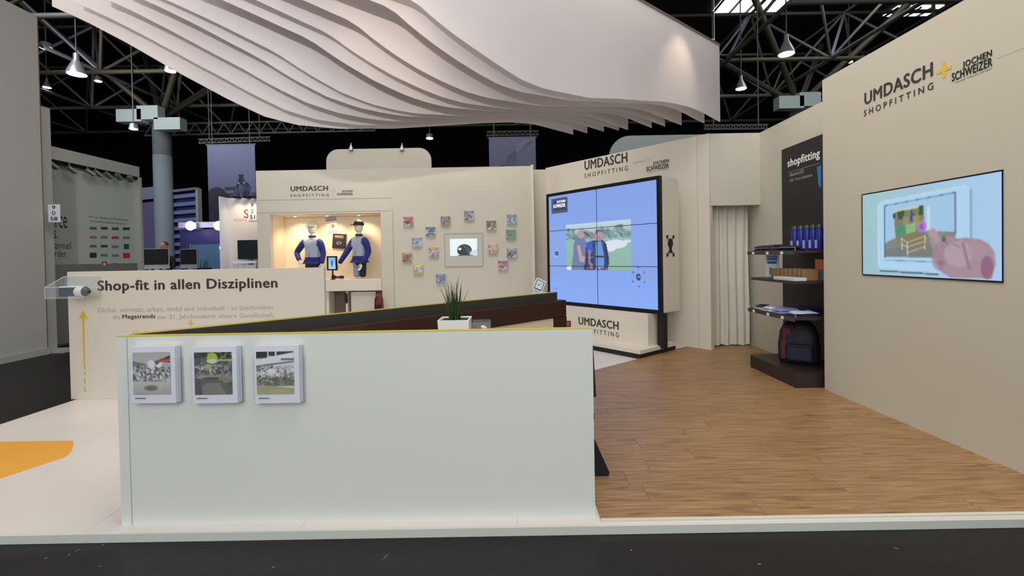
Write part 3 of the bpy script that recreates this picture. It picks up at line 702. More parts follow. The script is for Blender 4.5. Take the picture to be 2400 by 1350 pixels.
for a in (((.35, .57), (.395, .62)), ((.395, .62), (.53, .555)), ((.35, .57), (.355, .70)), ((.395, .62), (.398, .79)), ((.53, .555), (.528, .70)), ((.40, .73), (.53, .67)), ((.355, .64), (.397, .67)), ((.397, .67), (.53, .61))): R.line(*a[0], *a[1], .0035, wl)
hd = (166, 142, 156)
R.poly([(.552, .50), (.572, .475), (.60, .485), (.622, .53), (.648, .59), (.70, .565), (.735, .60), (.80, .59), (.88, .61), (.93, .655), (.96, .73), (.967, .84), (.945, .985), (.70, .99), (.635, .93), (.60, .84), (.585, .72), (.566, .60)], hd)
R.line(.66, .58, .70, .70, .006, (140, 112, 126)); R.line(.74, .60, .77, .72, .005, (144, 118, 132)); R.line(.60, .56, .64, .70, .012, (178, 156, 166)); R.ell(.574, .495, .012, .014, (206, 178, 184))
R.ell(.63, .78, .055, .15, (158, 126, 140), .6); R.ell(.75, .75, .09, .13, (180, 162, 176), .8); R.ell(.86, .72, .05, .07, (180, 144, 160), .6); R.ell(.92, .88, .035, .11, (140, 92, 122), .8); R.ell(.64, .84, .02, .03, (140, 100, 108), .6); R.line(.67, .60, .76, .68, .012, (160, 140, 150)); R.ell(.66, .60, .015, .03, (100, 90, 100)); R.ell(.585, .53, .03, .04, (184, 152, 162)); R.line(.78, .64, .82, .9, .008, (150, 120, 145))
R.blur(3).build('screen', TR, u0, z0, u1, z1, rs, SCREEN, d=-.006)

# ================================================================== FRONT COUNTER PARTITION (V shaped)
YF = 2.665; TF = frame((0, YF, 0), (1, 0)); HC = 1.118
fl = pf(TF, 278, 1000)[0]; fr = pf(TF, 1392, 1000)[0]
cp = thing('counter_partition', 'chest high white V-shaped counter wall with a yellow top edge', 'partition', (0, YF, 0))
MB(TF).box(fl, fr, 0, .055, 0, HC - .004).build('front_panel', FRONTW, cp)
MB(TF).box(fl + .062, fl + .066, -.0015, .001, 0, HC - .004).build('panel_joint', mat('joint_grey', (168, 172, 168), .8), cp)
MB(TF).box(fl, fr, 0.0, .055, HC - .004, HC).build('edging', YELLOW, cp, label='yellow edging along the counter top')
wA = V((fl, YF + .055, 0)); we_ = hp(1305, 683, 5.35); wB = V((we_.x, 5.35, 0)); dW = (wB - wA).normalized(); TW = frame(wA, (dW.x, dW.y)); LW = (wB - wA).length
MB(TW).box(0.03, LW, 0, .03, 0, HC - .004).build('wing_panel', DARKG, cp, label='dark grey inner face of the rear wing')
MB(TW).box(-.01, LW, .03, .05, 0, HC - .004).build('wing_outer_panel', FRONTW, cp)
MB(TW).box(0.03, LW, 0.0, .05, HC - .004, HC).build('edging', YELLOW, cp)
MB(TW).box(LW, LW + .006, 0, .05, 0, HC).build('end_cap', DARKG, cp)

# bench along the wing
bn = thing('bench', 'long dark brown bench along the rear wing of the counter', 'bench', TW @ V((LW * .6, -.3, 0)))
b0 = 0.95
MB(TW).box(b0, LW + .03, -.12, -.02, .84, 1.03, 0, .01).build('back_rail', BROWN, bn)
MB(TW).box(LW - .17, LW + .03, -.12, -.02, 0.012, .84).build('end_post', BROWN, bn)
MB(TW).box(b0, b0 + .12, -.12, -.02, 0.012, .84).build('end_post', BROWN, bn)
MB(TW).box(b0 + .12, LW - .17, -.10, -.04, .50, .84, 0, .012).build('back_cushion', CREAM, bn)
MB(TW).box(b0 + .05, LW - .05, -.55, -.12, .42, .50, 0, .015).build('seat', BROWN, bn)
MB(TW).box(b0 + .15, LW - .15, -.45, -.15, .012, .42).build('seat_box', BROWN, bn)

# high table with planter and sweet box
tb = thing('high_table', 'white topped table on dark legs hidden behind the front counter', 'table', (-.35, 3.35, 0.01))
MB().box(-1.25, .42, 3.02, 3.5, .875, .91, 0, .004).build('tabletop', WHITE2, tb)
for xx in (-1.1, .27):
    for yy in (3.08, 3.44): MB().box(xx - .025, xx + .025, yy - .025, yy + .025, .010, .875).build('leg', BLKM, tb)
# dark chair peeping past the counter end
fo = onz(1429, 1116, .01); cy_ = fo.y; cx_ = fo.x
ch = thing('low_back_chair', 'dark chair with flared panel legs peeping past the counter end', 'chair', (cx_ - .3, cy_ + .2, .01))
def zat(py, Y): return hp(1393, py, Y).z
for yy in (cy_, cy_ + .40):
    q = MB(); q.prism([(cx_ - .62, .012), (cx_ - .01, .010), (cx_, .035), (cx_ - .115, .30), (cx_ - .135, .40), (cx_ - .48, .40), (cx_ - .50, .30), (cx_ - .62, .035)], yy, yy + .025); q.build('panel_leg', BLACK, ch)
xb = hp(1397, 900, cy_ + .36).x; xn = hp(1393, 900, cy_).x
MB().box(cx_ - .55, xn, cy_, cy_ + .43, .40, .45, 0, .01).build('seat', BROWN, ch)
MB().prism([(cx_ - .50, 0.45), (xb, .45), (xb - .018, .85), (xb - .06, .87), (cx_ - .48, .87)], cy_ + .36, cy_ + .42).build('backrest', BROWN, ch)
MB().box(xn - .03, xn - .001, cy_ + .02, cy_ + .37, .60, .64, 0, .01).build('armrest', BROWN, ch)

pc = hp(1067, 760, 3.2); pz = .91
pt = thing('grass_planter', 'white square planter with tall dark grass on the hidden table', 'plant', (pc.x, 3.2, pz))
hw = .108; tz = hp(1067, 746, 3.2).z
q = MB(); vs = []
for (r, z) in ((hw * .86, pz + .001), (hw, tz), (hw - .012, tz), (hw - .018, tz - .02)):
    for sx, sy in ((-1, -1), (1, -1), (1, 1), (-1, 1)): vs.append((pc.x + sx * r, 3.2 + sy * r, z))
fs = [(3, 2, 1, 0), (12, 13, 14, 15)] + [(l * 4 + i, l * 4 + (i + 1) % 4, l * 4 + 4 + (i + 1) % 4, l * 4 + 4 + i) for l in range(3) for i in range(4)]
q.add(vs, fs); q.build('pot', POTM, pt)
MB().box(pc.x - .088, pc.x + .088, 3.112, 3.288, tz - .019, tz - .008).build('soil', mat('dark_soil', (50, 40, 34), .9), pt)
random.seed(11)
def blade(par, x, y_, z, dx, dy, h, wd, bend, mt=GREEN):
    n = 6; vs = []; fs = []; a = random.uniform(0, math.pi); wx, wy = math.cos(a) * wd, math.sin(a) * wd
    for k in range(n + 1):
        t = k / n; c = V((x + dx * t + bend * dx * t * t, y_ + dy * t + bend * dy * t * t, z + h * t * (1 - .08 * t))); w_ = (1 - t ** 1.6) * .98 + .02
        vs += [c + V((wx * w_, wy * w_, 0)), c - V((wx * w_, wy * w_, 0)), c + V((-wy * .35 * w_, wx * .35 * w_, 0))]
    for k in range(n):
        a_ = 3 * k
        for i, j in ((0, 2), (2, 1), (1, 0)): fs.append((a_ + i, a_ + j, a_ + 3 + j, a_ + 3 + i))
    MB().add(vs, fs, 0, True).build('grass_blade', mt, par)
for k in range(64):
    x = pc.x + random.uniform(-.035, .035) - .006; y_ = 3.2 + random.uniform(-.035, .035); h = random.uniform(.15, .31)
    blade(pt, x, y_, tz - .012, (x - pc.x) * random.uniform(.1, .9) + random.uniform(-.02, .02), random.uniform(-.03, .03), h, .0045, .3)
blade(pt, pc.x - .01, 3.2, tz - .01, .04, 0, .37, .005, .2); blade(pt, pc.x - .02, 3.2, tz - .01, -.055, 0, .26, .005, .7); blade(pt, pc.x + .02, 3.2, tz - .01, .06, 0, .24, .004, .4)

gx = hp(1128, 760, 3.12)
sb = thing('sweets_box', 'small clear box of sweets beside the white grass planter', 'box', (gx.x, 3.12, pz))
gz = hp(1128, 752, 3.12).z; g0, g1 = gx.x - .062, gx.x + .062
q = MB(); q.box(g0, g1, 3.05, 3.054, pz, gz).box(g0, g1, 3.186, 3.19, pz, gz).box(g0, g0 + .004, 3.054, 3.186, pz, gz).box(g1 - .004, g1, 3.054, 3.186, pz, gz).box(g0 + .004, g1 - .004, 3.054, 3.186, pz, pz + .004)
q.build('clear_walls', ACRYL, sb)
for k in range(22):
    MB().ball((random.uniform(g0 + .025, g1 - .025), random.uniform(3.075, 3.165), pz + .02 + .033 * (k % 5)), .018, .014, .013, 8, 5).build('sweet', random.choice([CREAM, mat('toffee', (150, 90, 60)), mat('maroon_wrapper', (110, 40, 40)), POTM]), sb)

# brochure holders on the front counter
def holder(label, x0, x1, y0, y1, P):
    a = pf(TF, x0, y1); b_ = pf(TF, x1, y0); u0, z0, u1, z1 = a[0], a[1], b_[0], b_[1]; h = z1 - z0
    t = thing('brochure_holder', label, 'brochure holder', TF @ V(((u0 + u1) / 2, 0, z0)), 'brochure holders on the front counter')
    q = MB(TF); zl = z0 + h * .80
    q.box(u0, u1, -.052, -.049, z0, zl).box(u0, u0 + .003, -.049, -.001, z0, zl).box(u1 - .003, u1, -.049, -.001, z0, zl).box(u0 + .003, u1 - .003, -.049, -.001, z0, z0 + .003).box(u0, u1, -.004, -.001, z0 + .003, z1 - .02)
    q.build('clear_pocket', POCKET, t)
    for k in range(4):
        dx = random.uniform(0, .004)
        MB(TF).box(u0 + .010 + dx, u1 - .022 + dx + .002 * k, -.042 + k * .009, -.036 + k * .009, z0 + .006, z1 - .003 - k * .001, 0).build('brochure', WPLAST, t)
    w_ = u1 - u0
    cv_ = P.blur(1).build('cover_print', TF, u0 + w_ * .085, z0 + h * .165, u1 - w_ * .165, z1 - h * .11, t, d=-.0435)
    text('UMDASCH', TF, u0 + w_ * .115, z0 + h * .095, u0 + w_ * .33, z0 + h * .118, INK, cv_, 'lettering', .01, -.0435)
    return t
g3 = (random.seed(5))
gray = [(40, 40, 44), (90, 92, 96), (220, 222, 226), (150, 150, 150), (70, 66, 62), (200, 200, 205)]
A = Pic(84, 104, (176, 178, 174)); A.poly([(0, .2), (.45, .30), (.45, .36), (0, .34)], (112, 108, 92)); A.busy(0, .33, 1, .72, gray, 330, .07)
A.rect(0, .68, 1, 1, (186, 184, 176)); A.grad(0, .72, 1, 1, (190, 188, 182), (160, 160, 156)); A.ell(.47, .84, .19, .07, (128, 122, 104)); A.ell(.48, .85, .13, .05, (96, 92, 74)); A.rect(.71, .55, .73, .88, (190, 190, 188)); A.rect(.35, .2, .37, .7, (200, 205, 208))
A.ell(.49, .28, .10, .10, (222, 226, 234)); A.ell(.70, .28, .08, .09, (228, 232, 238)); A.poly([(.58, .22), (1, .08), (1, .26), (.75, .22), (.64, .3)], (62, 34, 28)); A.poly([(.6, .2), (1, .17), (1, .22), (.66, .24)], (170, 56, 30)); A.rect(.8, .19, 1, .215, (206, 50, 40))
holder('brochure holder nearest the counter corner, cover with a red accent', 318, 430, 806, 943, A)
B = Pic(84, 104, (52, 56, 48)); B.busy(0, 0, 1, .3, [(40, 44, 38), (84, 92, 74), (60, 64, 58), (120, 128, 110)], 120, .1); B.busy(0, .3, 1, .62, [(40, 36, 70), (200, 200, 190), (90, 80, 60), (30, 30, 32), (150, 140, 190), (120, 120, 84)], 260, .07)
B.ell(.48, .14, .14, .13, (168, 196, 40)); B.ell(.48, .21, .15, .05, (205, 212, 190)); B.ell(.37, .33, .10, .055, (150, 180, 70)); B.rect(.6, .17, 1, .21, (164, 200, 40)); B.poly([(.05, .56), (.5, .52), (.65, .62), (.2, .64)], (150, 142, 96)); B.ell(.55, .62, .35, .035, (40, 38, 32)); B.ell(.82, .63, .2, .1, (140, 134, 112), .8)
B.poly([(0, .72), (.2, .64), (.7, .66), (1, .85), (1, 1), (0, 1)], (76, 74, 66)); B.poly([(.2, .8), (.3, .72), (.65, .72), (.85, 1), (.2, 1)], (112, 110, 100)); B.poly([(0, .72), (.15, .66), (.2, 1), (0, 1)], (60, 46, 38))
holder('middle brochure holder, cover with lime green lamps', 460, 572, 806, 943, B)
C_ = Pic(84, 104, (205, 210, 214)); C_.rect(0, 0, .3, .16, (44, 46, 50)); C_.rect(.33, 0, .5, .10, (60, 62, 66)); C_.poly([(.55, 0), (1, 0), (1, .02), (.55, .09)], (60, 64, 70)); C_.poly([(0, .18), (1, 0.05), (1, .25), (0, .34)], (222, 228, 236)); C_.rect(.66, .16, 1, .21, (96, 104, 106)); C_.poly([(0, .32), (1, .22), (1, .25), (0, .35)], (60, 70, 100))
C_.busy(0, .34, 1, .62, [(200, 206, 200), (120, 128, 110), (70, 66, 60), (225, 230, 235), (150, 160, 140), (180, 196, 180)], 300, .07); C_.ell(.4, .46, .12, .07, (222, 226, 236)); C_.rect(0, .6, 1, .8, (96, 94, 72)); C_.busy(0, .58, 1, .78, [(80, 78, 58), (130, 124, 96), (60, 56, 48), (160, 160, 150)], 160, .06); C_.poly([(0, .77), (.4, .80), (1, .86), (1, 1), (0, 1)], (158, 160, 108)); C_.ell(.6, .92, .3, .05, (172, 172, 124), .6)
holder('third brochure holder, cover with a striped white shop interior', 603, 715, 804, 943, C_)

# ================================================================== LETTERED BOX WALL (left)
YL = 5.17; TL = frame((0, YL, 0), (1, 0)); l0 = pf(TL, 162, 800)[0]; l1 = pf(TL, 763, 800)[0]; HL = pf(TL, 460, 632)[1]
bw = thing('lettered_counter', 'shoulder high cream counter wall with a bold printed headline', 'partition', ((l0 + l1) / 2, YL, 0))
MB(TL).box(l0, l1, 0, .05, 0, HL, 0, .003).build('body', WHITE2, bw)
textpx('Shop-fit in allen Disziplinen', TL, 229, 689, 650, 650, INK, bw, bold=.028)
def tl(s, x0, x1, yb, yt, mt, bold=0.): textpx(s, TL, x0, yb, x1, yt, mt, bw, bold=bold)
tl('Global, vernetzt, urban, mobil und individuell - so beschreiben', 229, 640, 734, 714, INKL)
tl('die', 264, 282, 748, 738, INKL); tl('Megatrends', 287, 364, 750, 736, INK, .01)
tl('des 21. Jahrhunderts unsere Gesellschaft.', 369, 643, 751, 733, INKL)
tl('Und zu', 313, 358, 786, 774, INKL)
def poly_px(T, pts, mt, par, name, d0=-.003, d1=-.001): return MB(T).prism([pf(T, *p) for p in pts], d0, d1).build(name, mt, par)
poly_px(TL, [(195, 727), (206, 746), (198, 746), (199.5, 856), (196.5, 856), (193, 746), (184.5, 746)], GOLD, bw, 'arrow')
for a in (857, 870, 888, 908): poly_px(TL, [(197, a), (200.3, a), (200.6, a + (11 if a > 880 else 8)), (197.4, a + (11 if a > 880 else 8))], GOLD, bw, 'arrow_dash')
poly_px(TL, [(441, 756), (445.5, 756), (445.5, 750), (448.5, 750), (448.5, 756), (453, 756), (453, 759), (448.5, 759), (448.5, 765), (445.5, 765), (445.5, 759), (441, 759)], GOLD, bw, 'plus_sign')

# acrylic holder with a device on the box wall
ax0, ax1 = pf(TL, 127, 680, -.12)[0], pf(TL, 216, 680, -.12)[0]; az0 = pf(TL, 170, 697, -.12)[1]; az1 = pf(TL, 170, 672, -.12)[1]; azt = pf(TL, 170, 648, 0)[1]
ah = thing('acrylic_case', 'clear wedge shaped case fixed on the corner of the lettered counter', 'display case', TL @ V(((ax0 + ax1) / 2, -.06, az0)))
q = MB(TL); q.box(ax0, ax1, -.22, -.001, az0, az0 + .005).box(ax0, ax1, -.22, -.215, az0 + .005, az1).box(ax0, ax0 + .005, -.215, -.001, az0 + .005, az1).box(ax1 - .005, ax1, -.215, -.001, az0 + .005, az1)
q.add([(ax0, -.22, az1), (ax1, -.22, az1), (ax1, -.003, azt), (ax0, -.003, azt), (ax0, -.22, az1 + .005), (ax1, -.22, az1 + .005), (ax1, -.003, azt + .005), (ax0, -.003, azt + .005)], [(3, 2, 1, 0), (4, 5, 6, 7), (0, 1, 5, 4), (1, 2, 6, 5), (2, 3, 7, 6), (3, 0, 4, 7)])
q.box(ax0 + .005, ax1, -.006, -.001, az1, azt)
q.build('clear_shell', ACRYL, ah)
q = MB(TL)
for a, b_ in (((ax0, -.22, az0), (ax0, -.22, az1)), ((ax0, -.22, az1), (ax0, -.005, azt)), ((ax0, -.22, az1), (ax1, -.22, az1)), ((ax0, -.22, az0), (ax1, -.22, az0)), ((ax0, -.005, azt), (ax1, -.005, azt))): q.tube(a, b_, .0025, n=6)
q.build('polished_edges', WPLAST, ah)
dv = thing('handheld_scanner', 'black and white handheld device lying in the clear case', 'device', TL @ V(((ax0 + ax1) / 2, -.15, az0 + .006)))
dx0 = pf(TL, 146, 685, -.15)[0]; dxm = pf(TL, 178, 685, -.15)[0]; dxw = pf(TL, 182, 685, -.15)[0]; dx2 = pf(TL, 200, 685, -.15)[0]; dx3 = pf(TL, 212, 685, -.15)[0]; zz = az0 + .065; hh = .048
MB(TL).box(dx0, dxm, -.20, -.10, zz - hh, zz + hh, 0, .012).build('lens_block', BLKM, dv)
MB(TL).box(dx0 + .02, dxm + .02, -.205, -.095, zz + hh, zz + hh + .014, 0, .004).build('top_cover', POTM, dv)
MB(TL).lathe((0, -.15, zz), [(hh * 1.1, dxw), (hh * 1.25, dxw + .02), (hh * 1.2, dx2)], 16, axis='x').build('grip', POTM, dv)
MB(TL).lathe((0, -.15, zz), [(hh * 1.15, dx2), (hh * .9, dx2 + .02), (hh * .15, dx3)], 16, axis='x').build('nose_cone', BLKM, dv)

# ================================================================== NICHE DISPLAY
YN = YB + .3
def mannequin(name, label, px, ytop, face, arms, cap, legs, capdir):
    base = hp(px, 620, YN); top = hp(px, ytop, YN).z; S = (top - zs) / 1.27
    t = thing(name, label, 'mannequin', (base.x, YN, zs)); T = Matrix.Translation(V((base.x, YN, zs))) @ Matrix.Rotation(face, 4, 'Z') @ Matrix.Diagonal((S, S, S, 1))
    # local: x right side of picture, -y faces the viewer ; heights above the counter
    J = {'pel': (0, 0, .42, .14, .10), 'w': (0, 0, .55, .115, .085), 'ch': (0, 0, .75, .15, .10), 'nk0': (0, .0, .91, .075, .06), 'nk': (0, -.005, .98, .052, .052),
         'hl': (-.09, 0, .34, .09), 'kl': (-.095, 0, .02, .07), 'hr': (.09, 0, .34, .09), 'kr': (.095, 0, .02, .07)}
    E = [('pel', 'w'), ('w', 'ch'), ('ch', 'nk0'), ('nk0', 'nk'), ('pel', 'hl'), ('hl', 'kl'), ('pel', 'hr'), ('hr', 'kr')]
    if legs: skin('trousers', {k: J[k] for k in ('pel', 'hl', 'kl', 'hr', 'kr')}, [('pel', 'hl'), ('hl', 'kl'), ('pel', 'hr'), ('hr', 'kr')], legs, t, T, picker=(lambda c: 1 if c.x > 0.0 else 0))
    jk = {'w': (0, 0, .50, .175, .125), 'pl': (0, 0, .43, .155, .12), 'c': (0, 0, .70, .185, .13), 's': (0, 0, .86, .135, .09), 'n': (0, 0, .935, .075, .07)}
    je = [('w', 'pl'), ('w', 'c'), ('c', 's'), ('s', 'n')]
    for sd, (el, wr_) in zip((-1, 1), arms):
        a = 'l' if sd < 0 else 'r'
        jk['sh' + a] = (sd * .20, 0, .83, .082); jk['e' + a] = (*el, .066); jk['w' + a] = (*wr_, .050)
        je += [('s', 'sh' + a), ('sh' + a, 'e' + a), ('e' + a, 'w' + a)]
    def pick(c):
        if c.z < .47: return 0
        return 1 if abs(c.x) < .165 and c.z > .50 else 0
    jo_ = skin('jacket', jk, je, [BLUEM, LGREY], t, T, sub=2, picker=pick)
    q = MB(T); q.tube((0, -.135, .48), (0, -.06, .90), .004, n=5); q.build('zip', NAVY, jo_)
    q = MB(T); q.lathe((0, 0, .93), [(.075, 0), (.085, .04), (.07, .045)], 14); q.build('collar', NAVY, jo_)
    q = MB(T); q.lathe((0, 0, .96), [(.05, 0), (.048, .09)], 12); q.ball((0, -.005, 1.13), .082, .10, .13, 16, 10); q.ball((0, -.104, 1.115), .014, .018, .028, 8, 6)
    for sx in (-1, 1): q.ball((sx * .083, 0, 1.12), .012, .022, .032, 8, 5)
    hd_ = q.build('head', MSKIN, t)
    q = MB(T)
    for sx in (-1, 1): q.ball((sx * .034, -.088, 1.145), .02, .008, .008, 8, 4)
    q.ball((0, -.094, 1.06), .026, .006, .006, 8, 4); q.build('face_markings', mat('faint_face_marks', (150, 140, 118), .7), hd_)  # small taupe eye and mouth marks on the head
    TC = T @ Matrix.Rotation(capdir, 4, 'Z')
    q = MB(TC); q.ball((0, 0, 1.165), .104, .118, .13, 18, 6, lo=0, hi=1); ca_ = q.build('cap', cap, t)
    q = MB(TC); q.slab([(-.08, -.07), (-.085, -.12), (-.06, -.175), (0, -.195), (.06, -.175), (.085, -.12), (.08, -.07)], 1.166, 1.176); q.build('visor', cap, ca_)
    for sd, (el, wr_) in zip((-1, 1), arms):
        a = V(wr_); d = (V(wr_) - V(el)).normalized(); d = (d + V((0, 0, -.6))).normalized(); s_ = d.cross(V((0, 1, 0))).normalized() * sd
        if s_.length < .5: s_ = V((sd, 0, 0))
        HJ = {'wr': (*a, .028, .022), 'p': (*(a + d * .06), .038, .018)}; HE = [('wr', 'p')]
        for k, (o_, ln) in enumerate(((-.028, .062), (-.009, .075), (.010, .07), (.028, .055))):
            b0_ = a + d * .09 + s_ * o_; m1 = b0_ + d * ln * .55 + V((0, -.006, 0)); m2 = m1 + d * ln * .45 + V((0, -.018, 0))
            HJ[f'a{k}'] = (*b0_, .0105); HJ[f'b{k}'] = (*m1, .009); HJ[f'c{k}'] = (*m2, .0075); HE += [('p', f'a{k}'), (f'a{k}', f'b{k}'), (f'b{k}', f'c{k}')]
        th = a + d * .04 - s_ * .04 + V((0, -.02, 0)); HJ['t1'] = (*th, .011); HJ['t2'] = (*(th + d * .05 - s_ * .006 + V((0, -.01, 0))), .009); HE += [('wr', 't1'), ('t1', 't2')]
        skin('hand', HJ, HE, MSKIN, t, T)
    return t, T
m1_, T1 = mannequin('display_mannequin', 'mannequin in a pale cap and blue-grey jacket, one hand on its hip', 733, 521, -.15,
          [((-.40, .02, .60), (-.235, -.13, .42)), ((.25, .02, .58), (.25, -.05, .34))], mat('pale_cap_cloth', (232, 226, 205), .8), [NAVY, NAVY], 0)
m2_, T2 = mannequin('display_mannequin', 'mannequin in a dark cap and light jeans, one hand reaching down', 843, 517, -.55,
          [((-.27, -.14, .56), (-.38, -.24, .33)), ((.27, .03, .57), (.19, -.10, .33))], mat('dark_cap_cloth', (52, 36, 28), .8), [DENIM, NAVY], 0)
TNb = frame((0, YB + ND, 0), (1, 0))
def pz_(px, py, d=0): return pf(TNb, px, py, d)
def tilted_card(name, label, cx, cy, w_, h_, ang, P, mt_frame, thick=.02, cat='sign'):
    c = pz_(cx, cy); t = thing(name, label, cat, TNb @ V((c[0], -.01, c[1])))
    T = TNb @ Matrix.Translation(V((c[0], 0, c[1]))) @ Matrix.Rotation(ang, 4, 'Y')
    MB(T).box(-w_ / 2, w_ / 2, -thick, -.001, -h_ / 2, h_ / 2).build('backing_board', mt_frame, t)
    P.build('print', T, -w_ / 2 + .008, -h_ / 2 + .008, w_ / 2 - .008, h_ / 2 - .008, t, d=-thick - .0015); return t
k_ = 10.1 / F
Q = Pic(30, 14, (230, 225, 215))
for j in range(4): Q.rect(0, j * .28, 1, j * .28 + .15, (60, 60, 120) if j % 2 else (120, 60, 90))
tilted_card('striped_sign', 'tilted striped paper sign high on the niche back', 776, 513, 27 * k_, 12 * k_, -.12, Q, WPLAST, .012)
Q = Pic(30, 30, (238, 228, 205)); Q.poly([(.35, .2), (.6, .1), (.75, .35), (.55, .6), (.45, .6), (.55, .35)], (190, 60, 40)); Q.rect(.28, .25, .36, .5, (150, 50, 40)); Q.poly([(.1, .85), (.95, .68), (.95, .82), (.1, .98)], (130, 130, 140))
tilted_card('price_sign', 'small cream sign with a red mark above the dark framed picture', 779, 534, 27 * k_, 22 * k_, -.1, Q, WPLAST, .012)
Q = Pic(36, 40, (52, 34, 36)); Q.rect(.12, .1, .85, .3, (120, 104, 96)); Q.rect(.15, .14, .8, .18, (180, 160, 150)); Q.ell(.5, .65, .2, .12, (150, 140, 140)); Q.poly([(.3, .5), (.6, .6), (.7, .8), (.5, .75)], (80, 60, 70))
tilted_card('framed_picture', 'dark framed picture hung askew between the two mannequins', 796, 565, 31 * k_, 34 * k_, .08, Q, BLACK, .03, 'picture')
# tablet on a stand
TT = frame((0, YB - .02, 0), (1, 0)); a = pf(TT, 766, 634); b_ = pf(TT, 790, 600)
tbt = thing('tablet_stand', 'small black tablet on a stand showing a blue picture in the niche', 'tablet', TT @ V(((a[0] + b_[0]) / 2, .02, zs)))
MB(TT).box(a[0], b_[0], 0, .02, a[1], b_[1], 0, .006).build('tablet', BLKM, tbt)
Q = Pic(30, 44, (110, 180, 235)); Q.grad(0, 0, 1, 1, (120, 190, 240), (190, 220, 245)); Q.poly([(.35, .3), (.65, .35), (.6, .7), (.45, .9), (.4, .6)], (50, 90, 170)); Q.ell(.55, .35, .15, .08, (70, 110, 190))
w_ = b_[0] - a[0]; Q.build('screen', TT, a[0] + w_ * .17, a[1] + .03, b_[0] - w_ * .17, b_[1] - .03, tbt, SCREEN, d=-.0015)
MB(TT).box((a[0] + b_[0]) / 2 - .012, (a[0] + b_[0]) / 2 + .012, .021, .045, zs + .012, a[1] + .1).build('stem', BLKM, tbt)
MB(TT).lathe(((a[0] + b_[0]) / 2, .03, zs), [(.055, .001), (.055, .012)], 18).build('foot', BLKM, tbt)
# red helmet-like bundle: red boxed gloves
rp_ = hp(788, 652, YB + .12)
rb = thing('red_gloves', 'pair of dark red padded gloves lying on the niche counter', 'gloves', (rp_.x, YB + .12, zs))
skin('glove', {'c': (rp_.x - .04, YB + .1, zs + .045, .05, .04), 'a': (rp_.x - .10, YB + .1, zs + .04, .035, .035), 'f1': (rp_.x + .03, YB + .07, zs + .05, .025), 'f2': (rp_.x + .03, YB + .13, zs + .045, .025), 'g1': (rp_.x + .09, YB + .07, zs + .032, .02), 'g2': (rp_.x + .09, YB + .13, zs + .032, .02), 't': (rp_.x - .02, YB + .05, zs + .09, .022)}, [('c', 'a'), ('c', 'f1'), ('c', 'f2'), ('f1', 'g1'), ('f2', 'g2'), ('c', 't')], RED, rb)
skin('glove', {'c': (rp_.x + .06, YB + .2, zs + .05, .045, .04), 'a': (rp_.x + .0, YB + .2, zs + .05, .035), 'f1': (rp_.x + .13, YB + .18, zs + .035, .025), 'f2': (rp_.x + .13, YB + .23, zs + .035, .025)}, [('c', 'a'), ('c', 'f1'), ('c', 'f2')], mat('black_leather', (34, 22, 24), .5), rb)
# clear cube under the tablet
cb_ = hp(768, 648, YB + .16)
cu = thing('clear_cube', 'small clear cube on the niche counter behind the tablet stand', 'display cube', (cb_.x, YB + .2, zs))
q = MB(); x0, y0, s_ = cb_.x - .07, YB + .16, .14
q.box(x0, x0 + .005, y0, y0 + s_, zs + .001, zs + s_).box(x0 + s_ - .005, x0 + s_, y0, y0 + s_, zs + .001, zs + s_).box(x0 + .005, x0 + s_ - .005, y0, y0 + .005, zs + .001, zs + s_).box(x0 + .005, x0 + s_ - .005, y0 + s_ - .005, y0 + s_, zs + .001, zs + s_).box(x0, x0 + s_, y0, y0 + s_, zs + s_, zs + s_ + .005)
q.build('clear_walls', ACRYL, cu)
